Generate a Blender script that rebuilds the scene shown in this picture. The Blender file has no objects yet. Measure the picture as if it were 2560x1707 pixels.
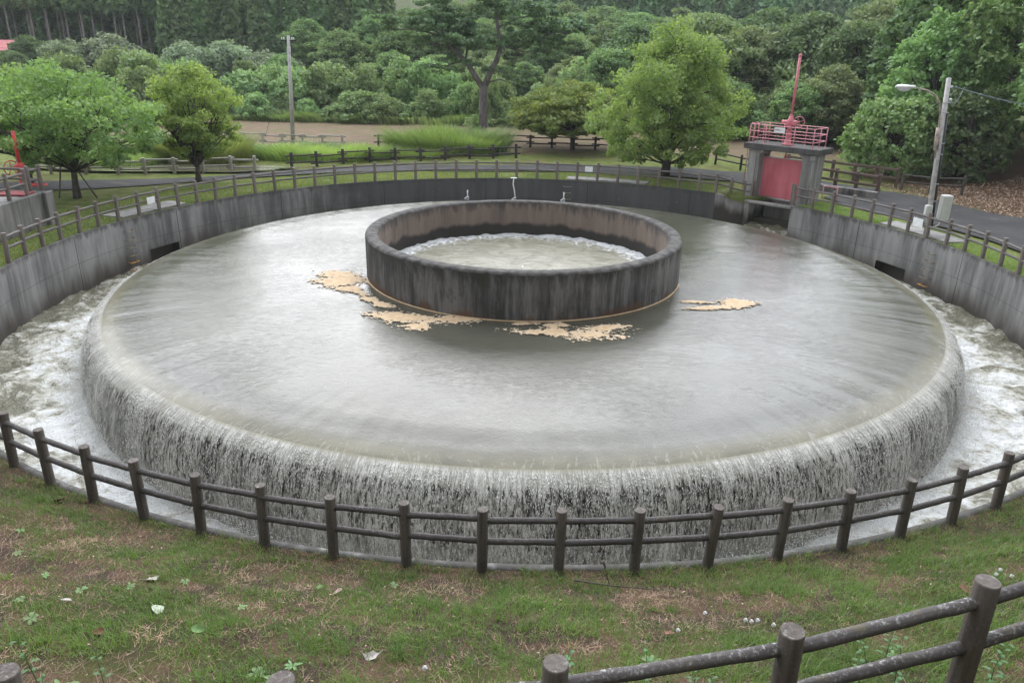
import bpy, math, random
import numpy as np
from mathutils import Vector, Matrix

sc = bpy.context.scene
col = sc.collection
rad = math.radians
rng = np.random.default_rng(7)
random.seed(7)

# ------------------------------------------------------------------ camera
CAMP = Vector((-0.303, -24.646, 6.665))
PIT, ROL = 0.3736, 0.0210
Fv = Vector((0, math.cos(PIT), -math.sin(PIT)))
Uv0 = Vector((0, math.sin(PIT), math.cos(PIT)))
Rv0 = Vector((1, 0, 0))
Rv = math.cos(ROL) * Rv0 + math.sin(ROL) * Uv0
Uv = -math.sin(ROL) * Rv0 + math.cos(ROL) * Uv0
cam = bpy.data.cameras.new('camera')
cam.sensor_width = 36
cam.lens = 26.7077
cam.clip_end = 3000
co = bpy.data.objects.new('camera', cam)
col.objects.link(co)
M = Matrix((Rv, Uv, -Fv)).transposed().to_4x4()
M.translation = CAMP
co.matrix_world = M
sc.camera = co

# ------------------------------------------------------------------ world and sun
SUN_EL, SUN_AZ = rad(25), rad(-6)          # azimuth measured from +y towards +x
sund = Vector((math.sin(SUN_AZ) * math.cos(SUN_EL), math.cos(SUN_AZ) * math.cos(SUN_EL), math.sin(SUN_EL)))
w = bpy.data.worlds.new('World')
sc.world = w
w.use_nodes = True
nt = w.node_tree
nt.nodes.clear()
def N(nt, t, **kw):
    n = nt.nodes.new(t)
    for k, v in kw.items():
        setattr(n, k, v)
    return n
def L(nt, a, b):
    nt.links.new(a, b)
sky = N(nt, 'ShaderNodeTexSky', sky_type='NISHITA', sun_disc=False, sun_elevation=SUN_EL, sun_rotation=SUN_AZ)
tc = N(nt, 'ShaderNodeTexCoord')
no = N(nt, 'ShaderNodeTexNoise')
no.inputs['Scale'].default_value = 2.6
no.inputs['Detail'].default_value = 4
mp = N(nt, 'ShaderNodeMapping')
mp.inputs['Scale'].default_value = (1, 1, 2.2)
L(nt, tc.outputs['Generated'], mp.inputs[0]); L(nt, mp.outputs[0], no.inputs['Vector'])
cr = N(nt, 'ShaderNodeMapRange')
for i, v in enumerate((0.38, 0.62, 5.8, 14.5)):
    cr.inputs[i + 1].default_value = v
L(nt, no.outputs[0], cr.inputs[0])
dt = N(nt, 'ShaderNodeVectorMath', operation='DOT_PRODUCT')
dt.inputs[1].default_value = sund
L(nt, tc.outputs['Generated'], dt.inputs[0])
gl = N(nt, 'ShaderNodeMapRange', interpolation_type='SMOOTHSTEP')
for i, v in enumerate((0.1, 0.8, 1.0, 4.7)):
    gl.inputs[i + 1].default_value = v
L(nt, dt.outputs['Value'], gl.inputs[0])
g2 = N(nt, 'ShaderNodeMapRange', interpolation_type='SMOOTHSTEP')
for i, v in enumerate((0.985, 1.0, 0.0, 9.0)):
    g2.inputs[i + 1].default_value = v
L(nt, dt.outputs['Value'], g2.inputs[0])
a0 = N(nt, 'ShaderNodeMath', operation='MULTIPLY')
L(nt, gl.outputs[0], a0.inputs[0]); L(nt, cr.outputs[0], a0.inputs[1])
ad = N(nt, 'ShaderNodeMath', operation='ADD')
L(nt, g2.outputs[0], ad.inputs[0]); L(nt, a0.outputs[0], ad.inputs[1])
cc = N(nt, 'ShaderNodeVectorMath', operation='SCALE')
cc.inputs[0].default_value = (0.95, 0.98, 1.06)
L(nt, ad.outputs[0], cc.inputs['Scale'])
mx = N(nt, 'ShaderNodeMix', data_type='RGBA')
mx.inputs['Factor'].default_value = 0.88
L(nt, sky.outputs[0], mx.inputs[6]); L(nt, cc.outputs[0], mx.inputs[7])
bg = N(nt, 'ShaderNodeBackground')
bg.inputs['Strength'].default_value = 0.1
L(nt, mx.outputs[2], bg.inputs[0])
wo = N(nt, 'ShaderNodeOutputWorld')
L(nt, bg.outputs[0], wo.inputs[0])

sl = bpy.data.lights.new('sun', 'SUN')
sl.energy = 0.5
sl.angle = rad(35)
sl.color = (1.0, 0.96, 0.9)
so = bpy.data.objects.new('sun', sl)
so.rotation_euler = (-sund).to_track_quat('-Z', 'Y').to_euler()
so.location = (0, 0, 60)
col.objects.link(so)

sc.view_settings.view_transform = 'Standard'
sc.view_settings.look = 'None'
sc.view_settings.gamma = 1
sc.view_settings.exposure = 0.0
cy = sc.cycles
cy.max_bounces = 8
cy.transparent_max_bounces = 12
cy.diffuse_bounces = 3
cy.glossy_bounces = 3
cy.transmission_bounces = 4
cy.caustics_reflective = False
cy.caustics_refractive = False
cy.use_denoising = True

# ------------------------------------------------------------------ helpers
def tag(o, label=None, cat=None, group=None, kind=None):
    if label: o['label'] = label
    if cat: o['category'] = cat
    if group: o['group'] = group
    if kind: o['kind'] = kind
    return o
def empty(name, loc=(0, 0, 0), rz=0, **kw):
    o = bpy.data.objects.new(name, None)
    o.empty_display_size = .2
    o.location = loc
    o.rotation_euler.z = rz
    col.objects.link(o)
    return tag(o, **kw)
def place(name, me, parent=None, loc=(0, 0, 0), rot=None, scale=None, **kw):
    o = bpy.data.objects.new(name, me)
    o.location = loc
    if rot is not None: o.rotation_euler = rot
    if scale is not None: o.scale = scale
    if parent: o.parent = parent
    col.objects.link(o)
    return tag(o, **kw)
def mesh_np(name, V, F, mat=None, smooth=False, tint=None, uv=None):
    V = np.asarray(V, np.float32); F = np.asarray(F, np.int32)
    me = bpy.data.meshes.new(name)
    me.vertices.add(len(V)); me.vertices.foreach_set('co', V.ravel())
    n, k = F.shape
    me.loops.add(n * k); me.loops.foreach_set('vertex_index', F.ravel())
    me.polygons.add(n)
    me.polygons.foreach_set('loop_start', np.arange(0, n * k, k, dtype=np.int32))
    me.polygons.foreach_set('loop_total', np.full(n, k, np.int32))
    if smooth: me.polygons.foreach_set('use_smooth', np.ones(n, bool))
    me.update(calc_edges=True)
    if tint is not None:
        a = me.attributes.new('tint', 'FLOAT', 'FACE'); a.data.foreach_set('value', np.asarray(tint, np.float32))
    if uv is not None:
        u = me.uv_layers.new(name='UVMap'); u.data.foreach_set('uv', np.asarray(uv, np.float32)[F.ravel()].ravel())
    if mat: me.materials.append(mat)
    return me
class MB:
    def __init__(s): s.v = []; s.f = []; s.sm = []
    def add(s, vs, fs, smooth=False):
        b = len(s.v); s.v += [tuple(v) for v in vs]; s.f += [tuple(b + i for i in f) for f in fs]; s.sm += [smooth] * len(fs); return s
    def box(s, c, d, rz=0, bev=0.0, R=None):
        x, y, z = d[0] / 2, d[1] / 2, d[2] / 2
        b = min(bev, x * .9, y * .9, z * .9)
        if b <= 0:
            vs = [(sx * x, sy * y, sz * z) for sz in (-1, 1) for sx, sy in ((-1, -1), (1, -1), (1, 1), (-1, 1))]
            fs = [(3, 2, 1, 0), (4, 5, 6, 7), (0, 1, 5, 4), (1, 2, 6, 5), (2, 3, 7, 6), (3, 0, 4, 7)]
        else:
            vs = []
            for (zz, q) in ((-z, b), (-z + b, 0), (z - b, 0), (z, b)):
                X, Y = x - q, y - q
                e = b
                vs += [(-X + e, -Y, zz), (X - e, -Y, zz), (X, -Y + e, zz), (X, Y - e, zz), (X - e, Y, zz), (-X + e, Y, zz), (-X, Y - e, zz), (-X, -Y + e, zz)]
            fs = [tuple(range(7, -1, -1)), tuple(range(24, 32))]
            for l in range(3):
                for i in range(8):
                    j = (i + 1) % 8
                    fs.append((l * 8 + i, l * 8 + j, l * 8 + 8 + j, l * 8 + 8 + i))
        if R is None: R = Matrix.Rotation(rz, 3, 'Z')
        return s.add([R @ Vector(v) + Vector(c) for v in vs], fs)
    def tube(s, path, r, n=10, cap=True, smooth=True):
        P = [Vector(p) for p in path]
        rr = r if hasattr(r, '__len__') else [r] * len(P)
        vs, fs = [], []
        up = None
        for i, p in enumerate(P):
            t = (P[min(i + 1, len(P) - 1)] - P[max(i - 1, 0)]).normalized()
            if up is None:
                up = Vector((0, 0, 1)) if abs(t.z) < .9 else Vector((1, 0, 0))
            a = t.cross(up)
            if a.length < 1e-4: a = t.cross(Vector((0, 1, 0)))
            a.normalize(); b = a.cross(t).normalized(); up = b
            for k in range(n):
                an = 2 * math.pi * k / n
                vs.append(p + (a * math.cos(an) + b * math.sin(an)) * rr[i])
        for i in range(len(P) - 1):
            for k in range(n):
                j = (k + 1) % n
                fs.append((i * n + k, i * n + j, (i + 1) * n + j, (i + 1) * n + k))
        s.add(vs, fs, smooth)
        if cap:
            b0 = len(s.v) - len(vs)
            s.f.append(tuple(b0 + k for k in range(n - 1, -1, -1))); s.sm.append(False)
            s.f.append(tuple(b0 + (len(P) - 1) * n + k for k in range(n))); s.sm.append(False)
        return s
    def lathe(s, prof, c=(0, 0, 0), n=24, R=None, smooth=True):
        vs, fs = [], []
        R = R or Matrix.Identity(3)
        for (r, z) in prof:
            for k in range(n):
                a = 2 * math.pi * k / n
                vs.append(R @ Vector((r * math.cos(a), r * math.sin(a), z)) + Vector(c))
        for i in range(len(prof) - 1):
            for k in range(n):
                j = (k + 1) % n
                fs.append((i * n + k, i * n + j, (i + 1) * n + j, (i + 1) * n + k))
        return s.add(vs, fs, smooth)
    def prism(s, poly, z0, z1):
        n = len(poly)
        vs = [(x, y, z0) for x, y in poly] + [(x, y, z1) for x, y in poly]
        fs = [tuple(range(n - 1, -1, -1)), tuple(range(n, 2 * n))]
        fs += [(i, (i + 1) % n, n + (i + 1) % n, n + i) for i in range(n)]
        return s.add(vs, fs)
    def mesh(s, name, mat=None):
        me = bpy.data.meshes.new(name)
        me.from_pydata(s.v, [], s.f)
        me.polygons.foreach_set('use_smooth', s.sm)
        me.update()
        if mat: me.materials.append(mat)
        return me
    def build(s, name, mat, parent=None, loc=(0, 0, 0), rz=0, **kw):
        return place(name, s.mesh(name, mat), parent, loc, (0, 0, rz), **kw)

def vnoise2(x, y, seed=0):
    """smooth value noise, numpy"""
    r = np.random.default_rng(seed)
    T = r.random((64, 64))
    xi = np.floor(x).astype(int); yi = np.floor(y).astype(int)
    fx = x - xi; fy = y - yi
    fx = fx * fx * (3 - 2 * fx); fy = fy * fy * (3 - 2 * fy)
    a = T[xi % 64, yi % 64]; b = T[(xi + 1) % 64, yi % 64]; c = T[xi % 64, (yi + 1) % 64]; d = T[(xi + 1) % 64, (yi + 1) % 64]
    return (a * (1 - fx) + b * fx) * (1 - fy) + (c * (1 - fx) + d * fx) * fy
def fbm2(x, y, seed=0, o=4):
    v = 0; a = .5; s = 0
    for i in range(o):
        v = v + a * vnoise2(x * 2 ** i + 17.3 * i, y * 2 ** i + 5.1 * i, seed + i); s += a; a *= .5
    return v / s

# ------------------------------------------------------------------ material helpers
class G:
    """tiny node-graph builder"""
    def __init__(s, name):
        s.m = bpy.data.materials.new(name); s.m.use_nodes = True
        s.t = s.m.node_tree; s.t.nodes.clear()
        s.out = s.t.nodes.new('ShaderNodeOutputMaterial')
        s.geo = None
    def n(s, t, **kw):
        return N(s.t, t, **kw)
    def set(s, sock, v):
        if hasattr(v, 'links'): s.t.links.new(v, sock)
        else:
            if hasattr(sock, 'default_value'):
                try: sock.default_value = v
                except Exception: sock.default_value = (*v, 1)
    def pos(s):
        if not s.geo: s.geo = s.n('ShaderNodeNewGeometry')
        return s.geo.outputs['Position']
    def obj(s):
        return s.n('ShaderNodeTexCoord').outputs['Object']
    def scale(s, v, sc_):
        m = s.n('ShaderNodeVectorMath', operation='MULTIPLY'); s.set(m.inputs[0], v); m.inputs[1].default_value = sc_; return m.outputs[0]
    def addv(s, a, b):
        m = s.n('ShaderNodeVectorMath', operation='ADD'); s.set(m.inputs[0], a); s.set(m.inputs[1], b); return m.outputs[0]
    def noise(s, v, scale=1, detail=3, rough=.55, dist=0, color=False):
        m = s.n('ShaderNodeTexNoise'); s.set(m.inputs['Vector'], v)
        m.inputs['Scale'].default_value = scale; m.inputs['Detail'].default_value = detail
        m.inputs['Roughness'].default_value = rough; m.inputs['Distortion'].default_value = dist
        return m.outputs['Color' if color else 'Fac']
    def vor(s, v, scale=1, feat='F1'):
        m = s.n('ShaderNodeTexVoronoi', feature=feat); s.set(m.inputs['Vector'], v); m.inputs['Scale'].default_value = scale
        return m.outputs['Distance']
    def rng(s, v, a, b, c=0., d=1., smooth=False):
        m = s.n('ShaderNodeMapRange'); s.set(m.inputs[0], v)
        if smooth: m.interpolation_type = 'SMOOTHSTEP'
        for i, x in enumerate((a, b, c, d)): s.set(m.inputs[i + 1], x)
        return m.outputs[0]
    def math(s, op, a, b=0., c=None):
        m = s.n('ShaderNodeMath', operation=op); s.set(m.inputs[0], a); s.set(m.inputs[1], b)
        if c is not None: s.set(m.inputs[2], c)
        return m.outputs[0]
    def mix(s, f, a, b):
        m = s.n('ShaderNodeMix', data_type='RGBA'); s.set(m.inputs['Factor'], f); s.set(m.inputs[6], a); s.set(m.inputs[7], b); return m.outputs[2]
    def sep(s, v):
        m = s.n('ShaderNodeSeparateXYZ'); s.set(m.inputs[0], v); return m.outputs
    def comb(s, x, y, z):
        m = s.n('ShaderNodeCombineXYZ'); s.set(m.inputs[0], x); s.set(m.inputs[1], y); s.set(m.inputs[2], z); return m.outputs[0]
    def length(s, v):
        m = s.n('ShaderNodeVectorMath', operation='LENGTH'); s.set(m.inputs[0], v); return m.outputs['Value']
    def norm(s, v):
        m = s.n('ShaderNodeVectorMath', operation='NORMALIZE'); s.set(m.inputs[0], v); return m.outputs[0]
    def attr(s, name, out='Fac'):
        return s.n('ShaderNodeAttribute', attribute_name=name).outputs[out]
    def bump(s, h, strength=.5, dist=.02, nrm=None):
        m = s.n('ShaderNodeBump'); m.inputs['Strength'].default_value = strength; m.inputs['Distance'].default_value = dist
        s.set(m.inputs['Height'], h)
        if nrm: s.set(m.inputs['Normal'], nrm)
        return m.outputs[0]
    def bsdf(s, color, rough=.8, nrm=None, metal=0., spec=.5, ior=1.5, alpha=None):
        p = s.n('ShaderNodeBsdfPrincipled')
        s.set(p.inputs['Base Color'], color); s.set(p.inputs['Roughness'], rough); s.set(p.inputs['Metallic'], metal)
        s.set(p.inputs['Specular IOR Level'], spec); s.set(p.inputs['IOR'], ior)
        if nrm: s.set(p.inputs['Normal'], nrm)
        if alpha is not None: s.set(p.inputs['Alpha'], alpha)
        return p.outputs[0]
    def fin(s, sh):
        s.t.links.new(sh, s.out.inputs[0]); return s.m
def plain(name, c, rough=.6, var=.15, scale=6, metal=0., bump=.0, spec=.5):
    g = G(name); p = g.obj()
    n1 = g.noise(p, scale, 4)
    c2 = tuple(x * (1 - var * 2) for x in c); c3 = tuple(min(1, x * (1 + var * 2)) for x in c)
    colr = g.mix(g.rng(n1, .3, .7), (*c2, 1), (*c3, 1))
    nr = g.bump(g.noise(p, scale * 6, 3), bump, .01) if bump else None
    return g.fin(g.bsdf(colr, rough, nr, metal, spec))

# concrete with vertical run-off streaks, stains and a darker weathered band
def concrete(name, light, dark, streak=2.2, damp_shade=None, zlo=-2.2, zhi=-1.4, band=(.05, .045, .035), top=None, joints=0.0, mossy=0.0, amount=1.0, wob=.35, spots=False, ang=0.0, lo=(.36, .64)):
    g = G(name); p = g.pos()
    st = g.noise(g.scale(p, (1, 1, .07)), streak, 5, .62)
    st2 = g.noise(g.scale(p, (1, 1, .16)), streak * 4.5, 3, .6)
    big = g.noise(p, .28, 3)
    f = g.math('ADD', g.math('MULTIPLY', st, .62), g.math('MULTIPLY', big, .38))
    f = g.math('ADD', g.math('MULTIPLY', f, .8), g.math('MULTIPLY', st2, .2))
    c = g.mix(g.rng(f, *lo, smooth=True), (*dark, 1), (*light, 1))
    z = g.sep(p)[2]
    ed = g.math('ADD', z, g.rng(g.noise(g.scale(p, (1, 1, .3)), 1.1, 4), .3, .7, -wob, wob))
    c = g.mix(g.math('MULTIPLY', g.rng(ed, zhi, zlo, smooth=True), amount), c, (*band, 1))
    if top:
        zt, depth, tcol = top
        te = g.math('ADD', z, g.rng(g.noise(g.scale(p, (1, 1, .25)), 3.2, 5, .7), .3, .7, -depth * .9, depth * .6))
        c = g.mix(g.math('MULTIPLY', g.rng(te, zt - depth, zt, smooth=True), .85), c, (*tcol, 1))
    if mossy:
        m = g.rng(g.noise(p, 1.7, 6, .7), .56, .72)
        c = g.mix(g.math('MULTIPLY', m, mossy), c, (.035, .04, .018, 1))
    if damp_shade:
        dm = g.rng(g.math('ADD', g.sep(p)[1], g.rng(g.noise(p, .35, 4), .3, .7, -2., 2.)), *damp_shade, smooth=True)  # far wall's backlit shade painted into the colour, along with damp dirt
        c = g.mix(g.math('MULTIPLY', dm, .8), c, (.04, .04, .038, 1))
    if spots:
        v = g.vor(p, 2.1)
        c = g.mix(g.rng(v, .045, .02), c, (.42, .42, .4, 1))
    if joints:
        uv = g.sep(g.n('ShaderNodeUVMap').outputs[0])
        fr = g.math('FRACT', g.math('DIVIDE', uv[0], joints))
        j = g.math('ABSOLUTE', g.math('SUBTRACT', fr, .5))
        c = g.mix(g.math('MULTIPLY', g.rng(j, .5 - .02 / joints, .5 - .008 / joints), g.rng(z, -.02, -.06)), c, (.02, .02, .018, 1))
        l2 = g.math('ABSOLUTE', g.math('ADD', z, 1.0))
        c = g.mix(g.math('MULTIPLY', g.rng(l2, .02, .005), .35), c, (.02, .02, .018, 1))
    fine = g.noise(p, 38, 3)
    c = g.mix(g.math('MULTIPLY', g.rng(fine, .5, .8), .3), c, (.02, .02, .018, 1))
    nr = g.bump(g.noise(p, 24, 4, .7), .35, .01)
    return g.fin(g.bsdf(c, .88, nr, spec=.25))

# ------------------------------------------------------------------ terrain
def smooth(a, b, x):
    t = np.clip((x - a) / (b - a), 0, 1); return t * t * (3 - 2 * t)
GW = np.array([.7071, .7071]); TW = np.array([.7071, -.7071]); GC = np.array([12.3, 11.9])   # gate frame: outward, along the leaf, centre
def ground_h(x, y):
    x = np.asarray(x, float); y = np.asarray(y, float)
    r = np.hypot(x, y); c = -y / np.maximum(r, 1e-6)
    wb = smooth(.2, .6, c)
    h = wb * (.49 * np.clip(r - 16.3, 0, 40) + .5 * np.clip(r - 22.4, 0, 3))
    h = np.minimum(h, 5.3 + 0 * h)
    h = h + .38 * smooth(1.2, 3.6, x) * smooth(-19.9, -21.2, y) * wb
    h = h + wb * smooth(16.5, 17.5, r) * ((fbm2(x * .9, y * .9, 3) - .5) * .22 + (fbm2(x * 5, y * 5, 5) - .5) * .05)
    far = smooth(-2, 6, y)
    # low hills behind
    h = h + far * (3.2 * smooth(50, 88, y) + .16 * np.clip(y - 88, 0, 90) + (fbm2(x * .03, y * .03, 9) - .5) * 2.5 * smooth(50, 90, y))
    h = h + far * smooth(23, 40, x) * 3.0 * smooth(4, 14, y) * smooth(48, 24, y)
    h = h + far * (fbm2(x * .35, y * .35, 11) - .5) * .16 * smooth(17.5, 21, r)
    # grass dips into the wing wall beside the gate
    d = np.hypot(x - 11.0, y - 12.5); h = h - .26 * smooth(1.6, .2, d)
    return h - .02
wing0 = 16 * np.array([math.cos(rad(53.4)), math.sin(rad(53.4))])
wing1 = np.array([11.15, 12.35])
cornR = 16 * np.array([math.cos(rad(39.4)), math.sin(rad(39.4))])
def gp(t, n): return GC + TW * t + GW * n
notch = [wing0, wing1 - np.array([.05, -.1]), gp(-1.2, .75), gp(1.45, .75), cornR + np.array([.25, .1]), cornR]
def ray_start(th):
    d = np.array([math.cos(th), math.sin(th)]); best = 16.1
    deg = math.degrees(th) % 360
    if 39.4 <= deg <= 53.4:
        for A, B in zip(notch[:-1], notch[1:]):
            e = B - A; den = d[0] * e[1] - d[1] * e[0]
            if abs(den) < 1e-9: continue
            t = (A[0] * e[1] - A[1] * e[0]) / den; u = (A[0] * d[1] - A[1] * d[0]) / den
            if -.001 <= u <= 1.001: best = max(best, t)
    return best
ths = np.concatenate([np.arange(53.5, 399.3, .5), np.arange(39.4, 53.41, .12)])
ths = np.radians(np.sort(ths % 360))
off = np.concatenate([np.arange(0, 1.2, .15), np.arange(1.2, 10, .3), np.geomspace(10, 700, 60)])
r0 = np.array([ray_start(t) for t in ths])
RR = r0[:, None] + off[None, :]
X = RR * np.cos(ths)[:, None]; Y = RR * np.sin(ths)[:, None]
Z = ground_h(X, Y)
nt_, nr_ = X.shape
ii, jj = np.meshgrid(np.arange(nt_), np.arange(nr_ - 1), indexing='ij')
i2 = (ii + 1) % nt_
FF = np.stack([ii * nr_ + jj, ii * nr_ + jj + 1, i2 * nr_ + jj + 1, i2 * nr_ + jj], -1).reshape(-1, 4)

g = G('ground_turf')
p = g.pos(); ps = g.sep(p)
x_, y_ = ps[0], ps[1]
n_big = g.noise(p, .35, 4, .6); n_mid = g.noise(p, 1.6, 4, .6); n_fin = g.noise(p, 9, 4, .7); n_tiny = g.noise(p, 45, 3, .7)
lawn = g.mix(g.rng(n_mid, .35, .65), (.1, .14, .03, 1), (.2, .22, .07, 1))
lawn = g.mix(g.math('MULTIPLY', g.rng(n_big, .52, .68), .6), lawn, (.2, .145, .075, 1))
lawn = g.mix(g.math('MULTIPLY', g.rng(n_fin, .4, .75), .5), lawn, (.05, .065, .02, 1))
dry = g.mix(g.rng(n_mid, .3, .7), (.24, .165, .12, 1), (.17, .125, .08, 1))
dry = g.mix(g.math('MULTIPLY', g.rng(g.noise(g.scale(p, (.5, 1.3, 1)), .9, 5, .7), .46, .62), .75), dry, (.13, .15, .06, 1))
yw = g.math('ADD', y_, g.rng(n_big, .3, .7, -2.5, 2.5))
fld = g.math('MULTIPLY', g.rng(yw, 25.0, 28.5), g.rng(yw, 47.0, 43.5))
c = g.mix(fld, lawn, dry)
wild = g.mix(n_mid, (.035, .06, .018, 1), (.1, .11, .04, 1))
c = g.mix(g.rng(yw, 44, 47), c, wild)
# leaf litter under the trees on the right
xw = g.math('ADD', x_, g.rng(n_mid, .3, .7, -1.2, 1.2))
lit = g.math('MULTIPLY', g.rng(xw, 19.5, 21.5), g.math('MULTIPLY', g.rng(yw, 2, 8), g.rng(yw, 26, 20)))
litc = g.mix(g.rng(n_tiny, .35, .65), (.05, .033, .022, 1), (.15, .1, .06, 1))
c = g.mix(lit, c, litc)
# bank in front: soil, thatch and turf
soil = g.mix(g.rng(n_tiny, .3, .7), (.035, .026, .02, 1), (.1, .072, .05, 1))
that = g.mix(g.rng(n_tiny, .3, .7), (.07, .045, .03, 1), (.2, .13, .08, 1))
bk = g.mix(g.rng(g.noise(p, 1.3, 5, .65), .42, .56), soil, that)
bk = g.mix(g.math('MULTIPLY', g.rng(g.noise(g.addv(p, (7, 3, 0)), 1.0, 5, .65), .46, .58), .75), bk, (.06, .085, .018, 1))
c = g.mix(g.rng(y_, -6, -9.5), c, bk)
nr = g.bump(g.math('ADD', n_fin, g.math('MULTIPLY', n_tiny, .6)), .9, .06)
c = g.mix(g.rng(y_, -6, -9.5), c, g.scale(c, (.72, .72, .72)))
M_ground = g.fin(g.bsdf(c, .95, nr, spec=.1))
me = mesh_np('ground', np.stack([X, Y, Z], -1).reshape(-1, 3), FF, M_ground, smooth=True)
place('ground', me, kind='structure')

# ------------------------------------------------------------------ basin walls
M_wall = concrete('wall_concrete', (.245, .24, .228), (.082, .08, .076), streak=1.5, damp_shade=(10.5, 13.5), joints=5.4, zlo=-2.1, zhi=-1.05, band=(.06, .05, .04), top=(.0, .25, (.05, .046, .04)), spots=True, lo=(.36, .64))
M_tank = concrete('tank_concrete', (.19, .18, .155), (.11, .104, .09), zlo=-2.6, zhi=-2.2)
M_ring = concrete('ring_concrete', (.17, .162, .152), (.042, .04, .036), streak=2.6, zlo=-.42, zhi=-.2, band=(.1, .06, .035), top=(.95, .55, (.028, .026, .018)), mossy=.75, amount=.85, lo=(.4, .62))
M_rin = concrete('ring_inside', wob=.14, light=(.2, .155, .125), dark=(.11, .09, .075), streak=1.5, zlo=.02, zhi=.2, band=(.03, .028, .024), top=(.97, .45, (.05, .048, .045)), amount=.95)
M_rtop = plain('ring_top_concrete', (.062, .058, .052), .9, .38, 4, bump=.5)
M_conc = concrete('pale_concrete', (.32, .31, .295), (.17, .165, .155), zlo=-2.2, zhi=-1.9)
M_gcon = concrete('gate_concrete', (.38, .37, .35), (.15, .145, .135), streak=3.5, zlo=-.9, zhi=-.3)
M_dcon = concrete('dark_beam_concrete', (.1, .098, .092), (.055, .053, .05), streak=2.5, zlo=-2.2, zhi=-1.9)
M_scon = concrete('stained_concrete', (.26, .25, .235), (.1, .1, .09), streak=1.6, zlo=-.3, zhi=.1, lo=(.42, .6))

def revolve(name, prof, t0, t1, mats, step=1.0, parent=None, keep=None, smooth=True, mat_of=None, **kw):
    """prof = list of (r, z); open strip; mats list, mat_of(i) gives slot for profile strip i"""
    full = abs((t1 - t0) - 360) < 1e-6
    nn = max(2, int(round((t1 - t0) / step)) + 1)
    th = np.radians(np.linspace(t0, t1, nn))
    P = np.array(prof)
    x = np.cos(th)[:, None] * P[None, :, 0]; y = np.sin(th)[:, None] * P[None, :, 0]
    z = np.repeat(P[None, :, 1], nn, 0)
    V = np.stack([x, y, z], -1).reshape(-1, 3)
    m = len(P)
    i, j = np.meshgrid(np.arange(nn - 1), np.arange(m - 1), indexing='ij')
    F = np.stack([i * m + j, (i + 1) * m + j, (i + 1) * m + j + 1, i * m + j + 1], -1).reshape(-1, 4)
    k = np.ones(len(F), bool)
    if keep is not None:
        k = np.array([keep(math.degrees(th[a]), b) for a, b in zip(i.ravel(), j.ravel())])
    uv = np.stack([np.repeat(th[:, None], m, 1).ravel() * 16, V[:, 2]], -1)
    me = mesh_np(name, V, F[k], None, smooth, uv=uv)
    for mm in mats: me.materials.append(mm)
    if mat_of: me.polygons.foreach_set('material_index', np.array([mat_of(b) for b in j.ravel()[k]], np.int32))
    o = place(name, me, parent, **kw)
    return o
def cul(deg): return (154.8 <= deg < 160.3) or (17.0 <= (deg % 360) < 22.6)
WT0, WT1 = 53.4, 399.4
pr = [(16, -3.2), (16, -1.42), (16, -.04), (16.025, 0), (16.12, .0), (16.15, -.03), (16.15, -.5)]
wl = empty('retaining_wall', (0, 0, 0), label='weathered grey curved concrete wall ringing the basin', cat='wall')
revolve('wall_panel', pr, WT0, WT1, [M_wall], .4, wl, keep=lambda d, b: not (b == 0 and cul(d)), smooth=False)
mb = MB()
for a0, a1 in ((154.8, 160.4), (17.0, 22.6)):       # culvert openings: side walls and lintel soffit
    for a, s in ((a0, 1), (a1, -1)):
        c0, s0 = math.cos(rad(a)), math.sin(rad(a))
        R_ = Matrix.Rotation(rad(a), 3, 'Z')
        mb.box((17.3 * c0 - s * -.1 * -s0 * 0 + (-s0) * (-s) * .12, 17.3 * s0 + c0 * (-s) * .12, -2.2), (2.6, .2, 2.1), R=R_)
    a = (a0 + a1) / 2
    R_ = Matrix.Rotation(rad(a), 3, 'Z')
    mb.box((17.35 * math.cos(rad(a)), 17.35 * math.sin(rad(a)), -1.34), (2.6, 1.9, .16), R=R_)
    mb.box((16.55 * math.cos(rad(a)), 16.55 * math.sin(rad(a)), -2.2), (.2, 1.9, 2.3), R=R_)
mb.build('culvert_lining', M_scon, wl)
# wing walls and the inlet channel at the gate
def wall_between(mb, A, B, za, zb, th=.25, zbot=-3.0, side=1):
    A = Vector((*A, 0)); B = Vector((*B, 0)); d = (B - A).normalized(); nrm = Vector((-d.y, d.x, 0)) * th * side
    vs = []
    for P, z in ((A, za), (B, zb)):
        vs += [(P.x, P.y, zbot), (P.x, P.y, z), ((P + nrm).x, (P + nrm).y, z), ((P + nrm).x, (P + nrm).y, zbot)]
    mb.add(vs, [(0, 4, 5, 1), (1, 5, 6, 2), (2, 6, 7, 3), (3, 7, 4, 0), (0, 1, 2, 3), (7, 6, 5, 4)])
mb = MB()
wall_between(mb, wing0, wing1, 0.0, -.3)
wall_between(mb, gp(-.98, -.85), gp(-.98, 2.2), -.3, -.3)
wall_between(mb, cornR, gp(1.22, .9), 0.0, -.02, side=-1)
mb.build('wing_wall', M_gcon, wl)
mb = MB(); c0 = gp(.12, .78); mb.box((c0[0], c0[1], -1.5), (2.3, .2, 2.96), rz=rad(-45)); mb.build('channel_shade_wall', M_tank, wl)  # added dark wall, so the gap under the gate looks shaded
# weir tank under the fall
tk = revolve('weir_tank', [(10.5, -.56), (12.4, -.56), (12.52, -.62), (12.6, -.78), (12.64, -1.1), (12.66, -3.2)], 0, 360, [M_tank], 1, label='dark round concrete tank behind the falling water', cat='weir')
# central ring
prr = [(4.72, -1.6), (4.72, .9), (4.75, .955), (4.8, .977), (5.05, .977), (5.11, .955), (5.14, .9), (5.14, -1.6)]
revolve('ring_wall', prr, 0, 360, [M_ring, M_rin, M_rtop], 1, mat_of=lambda b: 1 if b <= 0 else (2 if b < 6 else 0),
        label='dark stained concrete ring standing in the middle of the pool', cat='ring wall')

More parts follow.
